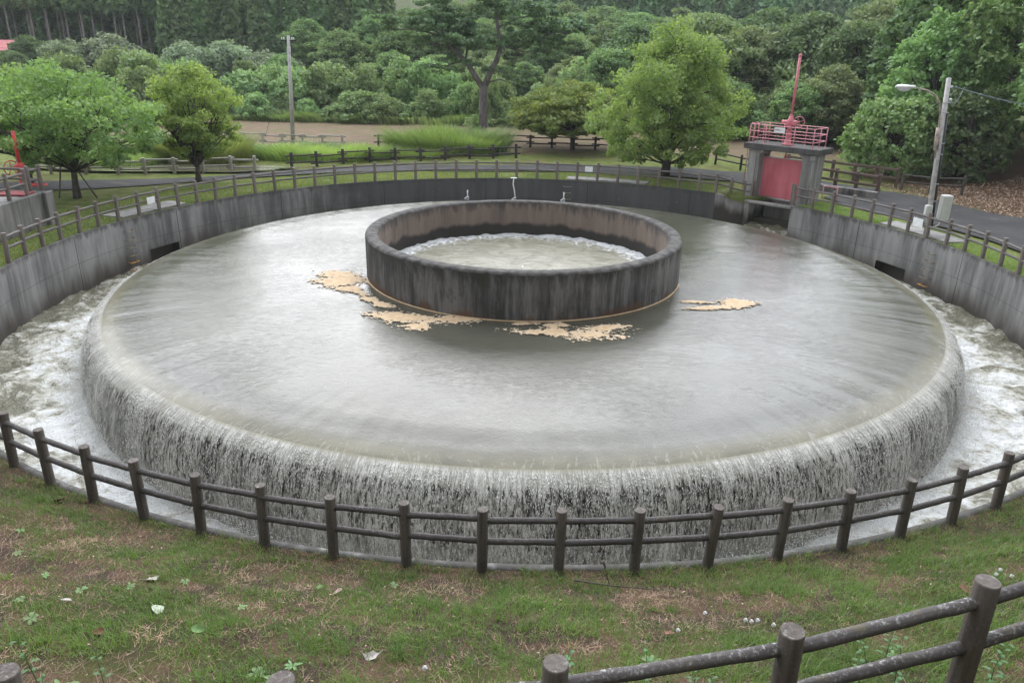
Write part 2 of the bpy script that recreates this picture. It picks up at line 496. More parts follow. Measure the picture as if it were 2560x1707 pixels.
# ------------------------------------------------------------------ water
def polar_grid(ra, ths, zf):
    R_, T_ = np.meshgrid(ra, ths, indexing='ij')
    x = R_ * np.cos(T_); y = R_ * np.sin(T_)
    z = zf(R_, T_, x, y)
    n, m = R_.shape
    i, j = np.meshgrid(np.arange(n - 1), np.arange(m), indexing='ij'); j2 = (j + 1) % m
    F = np.stack([i * m + j, (i + 1) * m + j, (i + 1) * m + j2, i * m + j2], -1).reshape(-1, 4)
    return np.stack([x, y, z], -1).reshape(-1, 3), F
def water_mat(name, colr, rough=.07, flow=12.6, b1=.5, foam=None):
    g = G(name); p = g.pos(); s = g.sep(p)
    xy = g.comb(s[0], s[1], 0.); r = g.length(xy); dirn = g.scale(g.norm(xy), (12.6, 12.6, 1))
    ds = g.sep(dirn)
    wv = g.n('ShaderNodeVectorMath', operation='SCALE'); g.set(wv.inputs[0], g.noise(p, .35, 2, color=True)); wv.inputs['Scale'].default_value = 2.6
    ds = g.sep(g.addv(dirn, wv.outputs[0]))
    rad_ = g.comb(ds[0], ds[1], g.math('MULTIPLY', r, .32))     # stretched along the flow
    rad2 = g.comb(ds[0], ds[1], g.math('MULTIPLY', r, .7))
    nA = g.noise(p, .9, 2, .5, .6); nB = g.noise(g.scale(p, (1, 1.5, 1)), 8.0, 5, .7, 1.6); nC = g.noise(rad_, 3.4, 4, .62, .7)
    edge = g.math('MULTIPLY', g.rng(r, 9.0, 12.3, 0.05, 1.0), g.rng(g.noise(p, .5, 3), .38, .62, .2, 1.1))
    nR = g.math('POWER', g.math('SUBTRACT', 1.0, g.math('ABSOLUTE', g.math('SUBTRACT', g.math('MULTIPLY', g.noise(g.scale(p, (1, 1.5, 1)), 3.6, 4, .6, 2.2), 2.0), 1.0))), 5.0)
    calm = g.rng(g.noise(p, .22, 2), .35, .65, .35, 1.1)
    h = g.math('ADD', g.math('MULTIPLY', nA, .3), g.math('MULTIPLY', g.math('MULTIPLY', nB, calm), .5))
    h = g.math('ADD', h, g.math('MULTIPLY', g.math('MULTIPLY', nC, edge), .18))
    h = g.math('ADD', h, g.math('MULTIPLY', g.math('MULTIPLY', nR, calm), .22))
    nr = g.bump(h, b1, .16)
    nr = g.bump(g.noise(rad2, 14, 4, .65), .06, .03, nr)
    cc = g.mix(g.rng(g.noise(p, .3, 3), .35, .65), (*[v * .85 for v in colr], 1), (*[v * 1.15 for v in colr], 1))
    return g, p, r, rad_, nr, cc
g, p, r, rd, nr, cc = water_mat('pool_water', (.075, .074, .056), b1=.125)
lip = g.rng(r, 12.0, 12.6, smooth=True)
cc = g.mix(g.math('MULTIPLY', g.math('MULTIPLY', lip, g.rng(g.noise(p, .8, 3), .35, .6, .45, 1.)), .75), cc, (.23, .212, .14, 1))
stk = g.rng(g.math('ADD', g.noise(g.scale(rd, (1, 1, .8)), 13, 4, .7), g.rng(r, 12.2, 12.62, -.04, .06)), .58, .7)
cc = g.mix(g.math('MULTIPLY', g.math('MULTIPLY', stk, g.rng(r, 11.3, 12.5)), .3), cc, (.5, .51, .48, 1))
M_pool = g.fin(g.bsdf(cc, .04, nr, spec=.5, ior=1.34))
def pool_z(R_, T_, x, y):
    z = -.40 - .03 * smooth(11.3, 12.1, R_) - .3 * np.clip((R_ - 12.0) / .95, 0, 2) ** 2.4
    fade = smooth(12.6, 12.2, R_)
    z = z + .02 * fade * (fbm2(x * 1.0, y * 1.0, 21) - .5) + .035 * fade * (fbm2(12.6 * np.cos(T_) * 2.2 + 40, 12.6 * np.sin(T_) * 2.2 + 40, 22) - .5) * smooth(9.5, 12.3, R_)
    return z
V, F = polar_grid(np.concatenate([np.linspace(5.08, 11, 90), np.linspace(11.03, 12.62, 50)]), np.linspace(0, 2 * np.pi, 1440, endpoint=False), pool_z)
place('pool_water', mesh_np('pool_water', V, F[:, ::-1] * 1 if False else F, M_pool, True), kind='structure')

# falling water: two sheets of broken strands
def fall_mat(name, seed, cover):
    g = G(name); p = g.pos(); s = g.sep(p)
    xy = g.comb(s[0], s[1], 0.); d = g.sep(g.scale(g.norm(xy), (12.6, 12.6, 1)))
    z = s[2]
    q1 = g.comb(g.math('ADD', d[0], seed), d[1], g.math('MULTIPLY', z, .2))
    q2 = g.comb(d[0], g.math('ADD', d[1], seed), g.math('MULTIPLY', z, .3))
    nA = g.noise(q1, 22, 3, .6, .3); nB = g.noise(q2, 58, 3, .65, .9); nC = g.noise(q1, 1.6, 3, .6)
    f = g.math('ADD', g.math('MULTIPLY', nA, .5), g.math('MULTIPLY', nB, .5))
    f = g.math('ADD', f, g.math('MULTIPLY', g.math('SUBTRACT', nC, .5), .28))
    thr = g.rng(z, -.8, -.545, cover, cover - .26)
    thr = g.math('SUBTRACT', thr, g.rng(z, -1.7, -2.2, 0, .1))
    al = g.rng(f, thr, g.math('ADD', thr, .07), smooth=True)
    h = g.math('ADD', g.math('MULTIPLY', nB, .8), g.math('MULTIPLY', nA, .6))
    h = g.math('MULTIPLY', g.math('SUBTRACT', h, .7), g.rng(z, -.535, -.62, .15, 1.0))
    nr = g.bump(h, .8, .035)
    c = g.mix(g.rng(f, .46, .62), (.27, .262, .22, 1), (.6, .59, .535, 1))
    up = g.rng(z, -.575, -.535)
    c = g.mix(up, c, (.24, .225, .155, 1))
    pb = g.bsdf(c, g.rng(z, -.75, -.54, .24, .08), nr, spec=.5, ior=1.34)
    tr = g.n('ShaderNodeBsdfTransparent').outputs[0]
    mxs = g.n('ShaderNodeMixShader')
    g.set(mxs.inputs[0], al); g.t.links.new(tr, mxs.inputs[1]); g.t.links.new(pb, mxs.inputs[2])
    return g.fin(mxs.outputs[0])
prof = np.array([(q, -.43 - .3 * ((q - 12) / .95) ** 2.4) for q in (12.62, 12.7, 12.78, 12.86)] + [(12.94, -.73), (13.02, -.83), (13.09, -.97), (13.15, -1.15), (13.21, -1.4), (13.26, -1.7), (13.29, -2.05), (13.3, -2.5)])
def fall(ofs, seed, cover, name, mat):
    t = np.linspace(0, len(prof) - 1, 42)
    pr_ = np.stack([np.interp(t, range(len(prof)), prof[:, 0]), np.interp(t, range(len(prof)), prof[:, 1])], -1)
    T_ = np.linspace(0, 2 * np.pi, 1440 * 2, endpoint=False)
    rr, tt = np.meshgrid(pr_[:, 0], T_, indexing='ij'); zz, _ = np.meshgrid(pr_[:, 1], T_, indexing='ij')
    amp = .1 * smooth(-.65, -1.1, zz)
    if ofs: zz = zz - .03
    rr = rr + ofs * smooth(-.45, -.85, zz) + amp * (fbm2(12.6 * np.cos(tt) * 3 + 50, 12.6 * np.sin(tt) * 3 + 50 + zz * 1.2, seed) - .5)
    n, m = rr.shape
    i, j = np.meshgrid(np.arange(n - 1), np.arange(m), indexing='ij'); j2 = (j + 1) % m
    F = np.stack([i * m + j, (i + 1) * m + j, (i + 1) * m + j2, i * m + j2], -1).reshape(-1, 4)
    V = np.stack([rr * np.cos(tt), rr * np.sin(tt), zz], -1).reshape(-1, 3)
    return V, F
V1, F1 = fall(0, 31, .5, 'a', None)
V2, F2 = fall(-.12, 37, .5, 'b', None)
me = mesh_np('waterfall', np.concatenate([V1, V2]), np.concatenate([F1, F2 + len(V1)]), None, True)
me.materials.append(fall_mat('falling_water', 3.0, .45)); me.materials.append(fall_mat('falling_water_inner', 19.0, .46))
me.polygons.foreach_set('material_index', np.concatenate([np.zeros(len(F1)), np.ones(len(F2))]).astype(np.int32))
place('waterfall', me, kind='structure')

# loose drops and threads flung off the fall, and spray at its foot
def drops(n, seed):
    r = np.random.default_rng(seed)
    a = np.radians(r.uniform(150, 390, n)); t = r.random(n) ** .8 * (len(prof) - 1.3) + .9
    rr = np.interp(t, range(len(prof)), prof[:, 0]) + .015 + .06 * r.random(n) * (t / len(prof)); zz = np.interp(t, range(len(prof)), prof[:, 1])
    clump = fbm2(12.6 * np.cos(a) * 3.5 + 60, 12.6 * np.sin(a) * 3.5 + 60, seed, 3)
    k = clump + .25 * r.random(n) > .56
    a, rr, zz, t = a[k], rr[k], zz[k], t[k]; n = len(a)
    L_ = (.02 + .05 * r.random(n)) * (.4 + .6 * t / len(prof)); w_ = .004 + .005 * r.random(n)
    ca, sa = np.cos(a), np.sin(a)
    c = np.stack([rr * ca, rr * sa, zz], -1); tg = np.stack([-sa, ca, 0 * a], -1); rd_ = np.stack([ca, sa, 0 * a], -1)
    steep = np.clip((t - 1) / 5, 0, 1)[:, None]
    dn = rd_ * (1 - steep) * .8 + np.array([0, 0, -1.]) * (.3 + .7 * steep)
    dn /= np.linalg.norm(dn, axis=1)[:, None]; on_ = np.cross(tg, dn)
    V = np.stack([c - dn * L_[:, None], c + tg * w_[:, None], c + on_ * w_[:, None], c - tg * w_[:, None], c - on_ * w_[:, None], c + dn * L_[:, None] * .6], 1).reshape(-1, 3)
    b = (np.arange(n) * 6)[:, None]
    F = np.concatenate([b + np.array(q) for q in ((0, 1, 2), (0, 2, 3), (0, 3, 4), (0, 4, 1), (5, 2, 1), (5, 3, 2), (5, 4, 3), (5, 1, 4))], 1).reshape(-1, 3)
    return V, F
g = G('water_drop'); M_drop = g.fin(g.bsdf((.66, .66, .62, 1), .12, None, spec=.9))
V, F = drops(45000, 5)
place('water_drops', mesh_np('water_drops', V, F, M_drop, True), kind='stuff', label='loose drops and threads of water flung off the circular fall', cat='water drops')
r_ = np.random.default_rng(8); n = 26000
a = np.radians(r_.uniform(140, 400, n)); q = 13.28 + np.abs(r_.normal(size=n)) * .28; zz = -1.96 - .47 * smooth(.5, .88, -np.sin(a)) + np.abs(r_.normal(size=n)) * .13 + .1 * fbm2(np.cos(a) * 60 + 70, np.sin(a) * 60 + 70, 4)
P = np.stack([q * np.cos(a), q * np.sin(a), zz], -1); sz = (.006 + .012 * r_.random(n))[:, None, None]
O = np.array([(1, 0, 0), (0, 1, 0), (-1, 0, 0), (0, -1, 0), (0, 0, 1), (0, 0, -1)], float)
V = (P[:, None, :] + O[None] * sz).reshape(-1, 3); b = (np.arange(n) * 6)[:, None]
F = np.concatenate([b + np.array(k) for k in ((0, 1, 4), (1, 2, 4), (2, 3, 4), (3, 0, 4), (1, 0, 5), (2, 1, 5), (3, 2, 5), (0, 3, 5))], 1).reshape(-1, 3)
place('spray', mesh_np('spray', V, F, M_drop, True), kind='stuff', label='white spray thrown up along the foot of the circular fall', cat='spray')

# churning moat
def moat_z(R_, T_, x, y):
    near = smooth(14.6, 13.0, R_)
    z = -1.98 - .47 * smooth(.5, .88, -np.sin(T_)) + .34 * (fbm2(x * 1.3, y * 1.3, 41, 5) - .5) * (1 - near * .3) + .06 * near * (fbm2(x * 4, y * 4, 43, 4)) + .08 * (fbm2(x * 6, y * 6, 45, 3) - .5)
    return z
g = G('moat_water'); p = g.pos(); s = g.sep(p)
r = g.length(g.comb(s[0], s[1], 0.))
n1 = g.noise(p, .75, 6, .62, 1.3); n2 = g.noise(p, 3.5, 5, .65, 1.0); n3 = g.noise(p, 14, 3, .6)
f = g.math('ADD', g.rng(r, 13.0, 15.9, .86, .36), g.math('MULTIPLY', g.math('SUBTRACT', n1, .5), 1.5))
f = g.math('ADD', f, g.math('MULTIPLY', g.math('SUBTRACT', n2, .5), .9))
c = g.mix(g.rng(f, .32, .6, smooth=True), (.15, .145, .1, 1), (.38, .37, .3, 1))
c = g.mix(g.rng(f, .5, .78, smooth=True), c, (.64, .65, .63, 1))
nr = g.bump(g.math('ADD', n2, g.math('MULTIPLY', n3, .5)), .8, .12)
M_moat = g.fin(g.bsdf(c, g.rng(f, .4, .7, .14, .6), nr, ior=1.34))
V, F = polar_grid(np.linspace(12.62, 16.02, 70), np.linspace(0, 2 * np.pi, 1800, endpoint=False), moat_z)
place('moat_water', mesh_np('moat_water', V, F, M_moat, True), kind='structure')
mb = MB()
for a in (157.6, 19.8):
    R_ = Matrix.Rotation(rad(a), 3, 'Z')
    mb.add([R_ @ Vector(v) for v in ((15.9, -.95, -2.05), (18.6, -.95, -2.05), (18.6, .95, -2.05), (15.9, .95, -2.05))], [(0, 1, 2, 3)])
mb.build('culvert_water', M_moat, kind='structure')
# water pouring in under the gate
nn = 40
u, v = np.meshgrid(np.linspace(0, 1, 50), np.linspace(-.97, 1.21, nn), indexing='ij')
nv = -2.7 + 3.36 * u
P = GC[None, None, :] + TW * v[..., None] + GW * nv[..., None]
z = -2.25 + 1.0 * smooth(0.05, .6, u) + .22 * (fbm2(P[..., 0] * 1.6, P[..., 1] * 1.6, 51) - .5) + .1 * (fbm2(P[..., 0] * 6, P[..., 1] * 6, 53) - .5) + .25 * np.exp(-((u - .35) / .1) ** 2)
V = np.concatenate([P, z[..., None]], -1).reshape(-1, 3)
i, j = np.meshgrid(np.arange(49), np.arange(nn - 1), indexing='ij')
F = np.stack([i * nn + j, (i + 1) * nn + j, (i + 1) * nn + j + 1, i * nn + j + 1], -1).reshape(-1, 4)
place('channel_water', mesh_np('channel_water', V, F, M_moat, True), kind='structure')
# water inside the ring
def in_z(R_, T_, x, y):
    dome = .07 * (1 - (R_ / 4.7) ** 2)
    back = smooth(3.3, 4.3, R_) * smooth(-.25, .35, np.sin(T_))
    return -.36 + dome + .06 * (fbm2(x * .9, y * .9, 61) - .5) + .16 * back * fbm2(x * 3.5, y * 3.5, 62, 5)
g = G('ring_water'); p = g.pos(); s = g.sep(p)
r = g.length(g.comb(s[0], s[1], 0.))
sy = g.math('DIVIDE', s[1], g.math('MAXIMUM', r, .1))
n1 = g.noise(p, 1.1, 5, .6, 1.2); n2 = g.noise(p, 5, 5, .65, .8); n3 = g.noise(g.scale(p, (1, 2.2, 1)), 2.2, 4, .6, 1.0)
f = g.math('ADD', g.math('MULTIPLY', g.rng(r, 3.5, 4.5), g.rng(sy, -.45, .2)), g.math('MULTIPLY', g.math('SUBTRACT', n2, .5), 2.4))
c = g.mix(g.rng(n1, .35, .65), (.2, .195, .14, 1), (.32, .31, .24, 1))
c = g.mix(g.rng(f, .45, .85), c, (.74, .76, .75, 1))
nr = g.bump(g.math('ADD', g.math('MULTIPLY', n3, .8), g.math('MULTIPLY', n2, .35)), .7, .14)
M_in = g.fin(g.bsdf(c, .1, nr, ior=1.34))
V, F = polar_grid(np.linspace(.02, 4.75, 70), np.linspace(0, 2 * np.pi, 540, endpoint=False), in_z)
place('ring_water', mesh_np('ring_water', V, F, M_in, True), kind='structure')

# floating foam rafts
g = G('foam_tan'); p = g.pos()
c = g.mix(g.rng(g.noise(p, 5, 5, .7), .35, .65), (.42, .29, .16, 1), (.58, .43, .26, 1))
c = g.mix(g.math('MULTIPLY', g.attr('tint'), .6), c, (.5, .45, .35, 1))
M_foam = g.fin(g.bsdf(c, .8, g.bump(g.noise(p, 30, 4, .7), .6, .02)))
def foam(blobs, label, seed, dens=0.0, cell=.022):
    xs = [b[0] for b in blobs]; ys = [b[1] for b in blobs]
    x0, x1 = min(b[0] - b[2] * 1.5 - b[3] for b in blobs), max(b[0] + b[2] * 1.5 + b[3] for b in blobs)
    y0, y1 = min(b[1] - b[3] * 1.5 - b[2] * .6 for b in blobs), max(b[1] + b[3] * 1.5 + b[2] * .6 for b in blobs)
    gx, gy = np.meshgrid(np.arange(x0, x1, cell), np.arange(y0, y1, cell), indexing='ij')
    fld = np.full(gx.shape, -9.)
    for b in blobs:
        a = rad(b[4]) if len(b) > 4 else 0; k = b[5] if len(b) > 5 else 0
        dx, dy = gx - b[0], gy - b[1]
        u = (dx * math.cos(a) + dy * math.sin(a)) / b[2]; v_ = (-dx * math.sin(a) + dy * math.cos(a)) / b[3]
        fld = np.maximum(fld, 1 - np.sqrt(u * u + v_ * v_) - k)
    n = (fbm2(gx * 2.2 + 30, gy * 3.2 + 30, seed, 5) - .5) * 1.5 + (fbm2(gx * 12 + 30, gy * 16 + 30, seed + 9, 3) - .5) * 1.3
    m = fld + n + dens - .05
    R_ = np.hypot(gx, gy)
    ok = (m > 0) & (R_ > 5.15)
    a, b = gx.shape
    idx = np.arange(a * b).reshape(a, b)
    q = ok[:-1, :-1] & (R_[1:, 1:] > 5.15) & (R_[:-1, 1:] > 5.15) & (R_[1:, :-1] > 5.15)
    F = np.stack([idx[:-1, :-1], idx[1:, :-1], idx[1:, 1:], idx[:-1, 1:]], -1)[q]
    inner = np.clip(m, 0, .3)
    z = -.388 + inner * .06 + .008 * fbm2(gx * 20, gy * 20, 3, 2)
    V = np.stack([gx, gy, z], -1).reshape(-1, 3)
    used, inv = np.unique(F.ravel(), return_inverse=True)
    F = inv.reshape(-1, 4); V = V[used]
    t = 1 - np.clip((m.ravel()[used][F].mean(1)) * 2, 0, 1)
    # skirt down into the water so the raft has a body
    o = place('floating_foam', mesh_np('floating_foam', V, F, M_foam, True, tint=t), label=label, cat='foam', group='foam rafts floating round the ring')
    return o
foam([(-5.75, -1.75, .75, .6), (-6.2, -1.9, .6, .25), (-5.35, -2.6, .4, .35), (-5.9, -1.2, 1.0, .8, 0, .4)], 'grainy tan foam patch left of the concrete ring', 1)
foam([(-3.1, -5.15, 1.0, .42, -12), (-2.0, -5.1, .8, .24, 8), (-2.9, -5.7, .5, .28), (-4.35, -3.7, .75, .2, -42), (-4.9, -2.9, .35, .18, -50)], 'peach foam raft trailing along the lower left of the ring', 2, .02)
foam([(.35, -5.95, .8, .24, -8), (.8, -5.62, .45, .36), (1.75, -6.05, .75, .38, 8), (2.1, -5.6, .65, .3, 10), (.0, -5.35, .5, .12)], 'peach foam raft with ragged holes in front of the ring', 3, .02)
foam([(6.35, -3.15, .6, .42), (5.3, -3.7, .9, .16, 8), (5.2, -3.15, .6, .13)], 'round yellowish foam patch right of the concrete ring', 4)
mb = MB()
mb.tube([(5.16 * math.cos(rad(a)), 5.16 * math.sin(rad(a)), -.388) for a in range(196, 345, 2)], [.02 + .008 * random.random() for a in range(196, 345, 2)], 6)
mb.build('foam_line', M_foam, label='thin pale line of foam along the waterline of the concrete ring', cat='foam')

# ------------------------------------------------------------------ fences
def wood(name, a, b, lichen=0.0, light_top=.0, grain=(26, 26, 1.2), spec=.3):
    g = G(name); p = g.obj()
    pw = g.pos()
    gr = g.noise(g.scale(p, grain), 1.0, 4, .6)
    big = g.noise(pw, 1.3, 3)
    f = g.math('ADD', g.math('MULTIPLY', gr, .55), g.math('MULTIPLY', big, .45))
    c = g.mix(g.rng(f, .36, .64), (*a, 1), (*b, 1))
    if lichen:
        nz = g.sep(g.n('ShaderNodeNewGeometry').outputs['Normal'])[2]
        l = g.rng(g.noise(pw, 34, 4, .75), .52, .64)
        l = g.math('MULTIPLY', l, g.rng(g.noise(pw, 5, 3), .35, .6))
        c = g.mix(g.math('MULTIPLY', g.math('MULTIPLY', l, g.rng(nz, -.3, .9)), lichen), c, (.33, .33, .31, 1))
        m = g.rng(g.noise(g.addv(pw, (3, 3, 3)), 7, 4, .7), .58, .7)
        c = g.mix(g.math('MULTIPLY', m, lichen * .5), c, (.12, .1, .04, 1))
    nr = g.bump(gr, .55, .012)
    nr = g.bump(g.noise(pw, 60, 3, .7), .3, .004, nr)
    return g.fin(g.bsdf(c, .75, nr, spec=spec))
M_post = wood('post_wood', (.105, .088, .076), (.2, .172, .15))
M_rail = wood('rail_wood', (.085, .075, .068), (.17, .155, .14), lichen=.35, grain=(1.2, 26, 26))
M_postn = wood('near_post_wood', (.05, .042, .036), (.125, .105, .09), lichen=.65)
M_railn = wood('near_rail_wood', (.04, .036, .034), (.085, .076, .07), lichen=.5, grain=(1.2, 26, 26))
M_railf = wood('front_rail_wood', (.04, .036, .034), (.09, .08, .074), lichen=.95, grain=(1.2, 26, 26))
M_grey = wood('silvery_wood', (.24, .22, .19), (.42, .4, .36))
M_greyr = wood('silvery_rail', (.24, .22, .19), (.42, .4, .36), grain=(1.2, 26, 26))
M_dark = wood('tarred_wood', (.03, .027, .024), (.07, .062, .055))
M_darkr = wood('tarred_rail', (.035, .03, .027), (.085, .075, .068), grain=(1.2, 26, 26))
M_brown = wood('brown_beam', (.085, .06, .05), (.16, .115, .095), grain=(1.2, 20, 20))
M_brownp = wood('brown_post', (.085, .06, .05), (.16, .115, .095))

def post_mesh(r, h, mat, n=20, square=False, below=.2):
    mb = MB()
    if square:
        mb.box((0, 0, (h - below) / 2), (2 * r, 2 * r, h + below), bev=.012)
    else:
        mb.lathe([(r, -below), (r * 1.0, h * .5), (r * .985, h - .015), (r * .93, h)], n=n)
        b = len(mb.v) - n
        c0 = len(mb.v); mb.v.append((0, 0, h + .002))
        for k in range(n): mb.f.append((b + k, b + (k + 1) % n, c0)); mb.sm.append(False)
    return mb.mesh('post', mat)
def rail_mesh(r, mat, seed, n=12):
    rr = random.Random(seed); mb = MB()
    K = 12
    path = [(i / K, (rr.random() - .5) * .006, (rr.random() - .5) * .006) for i in range(K + 1)]
    mb.tube(path, [r * (1 + (rr.random() - .5) * .08) for _ in path], n)
    return mb.mesh('rail', mat)
PM = {}
def fence(label, pts, H=.95, rails=(.79, .45), pr=.075, rr=.045, pm=None, rm=None, skip=(), tilt=.018, name='log_fence', cat='fence', group=None, closed=False, over=0.0, offset=0.0, square=False):
    pm = pm or M_post; rm = rm or M_rail
    k = (pm.name, rm.name, H, pr, rr, square)
    if k not in PM:
        PM[k] = (post_mesh(pr, H, pm, square=square), [rail_mesh(rr, rm, s) for s in range(4)])
    pme, rms = PM[k]
    base = Vector(pts[0])
    e = empty(name, base, label=label, cat=cat, group=group)
    prv = None
    for i, P in enumerate(pts):
        P = Vector(P) - base
        place('post', pme, e, P, (random.gauss(0, tilt), random.gauss(0, tilt), random.random() * 6.28 if not square else math.atan2((Vector(pts[min(i + 1, len(pts) - 1)]) - Vector(pts[max(i - 1, 0)])).y, (Vector(pts[min(i + 1, len(pts) - 1)]) - Vector(pts[max(i - 1, 0)])).x)))
        if prv is not None and (i - 1) not in skip:
            for hh in rails:
                A = prv + Vector((0, 0, hh + random.gauss(0, .008))); B = P + Vector((0, 0, hh + random.gauss(0, .008)))
                d = B - A; u = d.normalized()
                side = Vector((-u.y, u.x, 0))
                o_ = offset * (1 if i % 2 else -1)
                A2 = A - u * over + side * (offset) + Vector((0, 0, o_ * .6)); B2 = B + u * over + side * offset + Vector((0, 0, o_ * .6))
                d = B2 - A2
                q = d.to_track_quat('X', 'Z').to_euler()
                place('rail', rms[random.randrange(4)], e, A2, q, (d.length, 1, 1))
        prv = P
    return e
def circ(r, deg, z=0.): return (r * math.cos(rad(deg)), r * math.sin(rad(deg)), z)
near = [-88.6 + 3.7 * i for i in range(-14, 15)]
fence('dark brown log fence curving along the kerb at the foot of the near bank', [circ(16.14, a) for a in near], pm=M_postn, rm=M_railn)
farA = [186.6, 182.9, 179.3, 175.75, 172.15, 168.55, 164.85, 160.95, 157.25, 153.75, 150.3, 146.85, 143.3, 139.65, 136.0, 132.35, 128.65, 124.95, 121.2, 117.5, 113.7, 109.9, 106.1, 102.25, 98.45, 94.65, 90.85, 87.05, 83.25, 79.5, 75.7, 71.85, 68.05, 64.25, 60.5, 56.75, 53.6]
pf = [circ(16.13, a) for a in farA]
wq = lambda t, z: (wing0[0] * (1 - t) + wing1[0] * t + .03, wing0[1] * (1 - t) + wing1[1] * t + .12, z)
pf += [wq(.42, -.13), wq(.82, -.26), (*(gp(-1.05, -.62)), -.2)]
fence('weathered grey-brown log fence curving along the far rim of the basin', pf)
rt = [39.4, 35.95, 32.4, 28.8, 25.35, 21.95, 18.6, 15.1, 11.45, 8.05, 4.6, 1.1, -2.5, -6.1, -9.7]
fence('grey-brown log fence on the right rim running from the gate towards the lamp post', [(*gp(1.38, -.35), 0), (cornR[0] + .12, cornR[1] + .35, 0)] + [circ(16.13, a) for a in rt[0:]], skip=(0, ))
# pale log lying across the inlet in front of the gate
A = Vector((*gp(-1.15, -1.0), -.17)); B = Vector((cornR[0] + .02, cornR[1] + .02, -.1))
mb = MB(); mb.tube([A, B], .085, 14)
mb.build('guard_log', M_conc, label='pale concrete log spanning the inlet below the red gate', cat='log')

# foreground fence on the bank
fg = [(-5.75, -21.62, 2.52), (-4.3, -21.62, 2.55), (-2.99, -21.57, 2.55), (-1.49, -21.55, 2.55), (-.03, -21.34, 2.49), (1.45, -20.98, 2.46), (2.74, -20.72, 2.63), (4.15, -20.35, 2.85), (5.5, -20.0, 3.0)]
fence('lichen-spotted log fence in the foreground at the top of the bank', fg, pm=M_postn, rm=M_railf, rails=(.79, .43), rr=.043, pr=.076)

# fences beyond the path
def on_ground(pts, dz=0): return [(x, y, float(ground_h(x, y)) + dz) for x, y in pts]
fence('silvery log fence with overlapping rails by the pond on the left', on_ground([(-25.9, 14.9), (-24.2, 14.75), (-22.4, 14.75), (-20.75, 14.8), (-19.45, 15.0), (-18.1, 15.35), (-16.8, 15.9), (-15.5, 16.4), (-14.35, 16.75)]), H=.85, rails=(.68, .3), pr=.085, rr=.05, pm=M_grey, rm=M_greyr, over=.22, offset=.085)
fence('dark tarred log fence with overlapping rails beside the reeds', on_ground([(-12.8, 18.3), (-11.55, 18.95), (-10.3, 20.1), (-8.87, 20.75), (-7.45, 21.3), (-6.0, 21.75), (-4.57, 22.2), (-3.13, 22.75), (-1.7, 23.25), (-.3, 23.55)]), H=.85, rails=(.6, .22), pr=.085, rr=.045, pm=M_dark, rm=M_darkr, over=.3, offset=.085)
fence('grey log fence behind the reeds at the edge of the dry field', on_ground([(-24.6, 25.5), (-23.0, 26.0), (-21.4, 26.6), (-20.0, 27.0), (-18.6, 27.3), (-17.15, 27.1), (-15.85, 27.1), (-14.5, 27.1), (-13.2, 27.2), (-11.9, 27.3)]), H=.85, rails=(.7, .3), pr=.08, rr=.045, pm=M_grey, rm=M_greyr, over=.25, offset=.08)
fence('long dark log fence beyond the reeds passing the tall forked tree', on_ground([(-9.6, 27.9), (-8.15, 28.3), (-6.75, 28.7), (-5.3, 29.1), (-3.8, 29.4), (-2.3, 29.6), (-.82, 29.55), (.67, 29.45), (2.17, 29.25), (3.65, 29.0), (5.11, 28.65), (6.6, 28.0), (8.1, 27.0), (9.5, 25.9), (10.8, 24.5)]), H=.85, rails=(.7, .3), pr=.08, rr=.045, pm=M_dark, rm=M_darkr, over=.28, offset=.08)
fence('short dark log fence just left of the gate tower', on_ground([(11.9, 22.7), (12.95, 20.9), (13.9, 19.2)]), H=.9, rails=(.72, .36), pm=M_dark, rm=M_darkr, pr=.07)
fence('log fence between the lamp post and the dark thicket', on_ground([(19.75, 15.15), (20.85, 14.4), (22.3, 14.1)]), H=.95, pm=M_postn, rm=M_railn)
def beam_fence(label, pts, H=1.0, rails=(.86, .42)):
    k = ('beam', H)
    if k not in PM:
        mb = MB(); mb.box((.5, 0, 0), (1, .07, .13), bev=.012)
        PM[k] = (post_mesh(.075, H, M_brownp, square=True), mb.mesh('rail', M_brown))
    pme, rme = PM[k]
    base = Vector(pts[0]); e = empty('bridge_railing', base, label=label, cat='railing')
    for i, P in enumerate(pts):
        P = Vector(P) - base; Q = Vector(pts[min(i + 1, len(pts) - 1)]) - base
        d = Q - P if i < len(pts) - 1 else P - (Vector(pts[i - 1]) - base)
        place('post', pme, e, P, (0, 0, math.atan2(d.y, d.x)))
        if i < len(pts) - 1:
            s_ = Vector((-d.y, d.x, 0)).normalized() * -.11
            for h in rails:
                ext = d.normalized() * (.25 if i in (0, len(pts) - 2) else 0)
                A = P + Vector((0, 0, h)) + s_
                place('rail', rme, e, A, d.to_track_quat('X', 'Z').to_euler(), (d.length, 1, 1))
beam_fence('reddish-brown plank railing on the near side of the small bridge', [(14.7, 17.2, 0), (15.5, 16.2, 0), (16.3, 15.2, 0), (17.0, 14.3, 0), (17.75, 13.5, 0)])
beam_fence('dark brown plank railing on the far side of the small bridge', [(15.6, 20.6, 0), (16.5, 19.5, 0), (17.4, 18.5, 0), (18.25, 17.6, 0), (19.1, 16.8, 0), (19.9, 16.1, 0)])

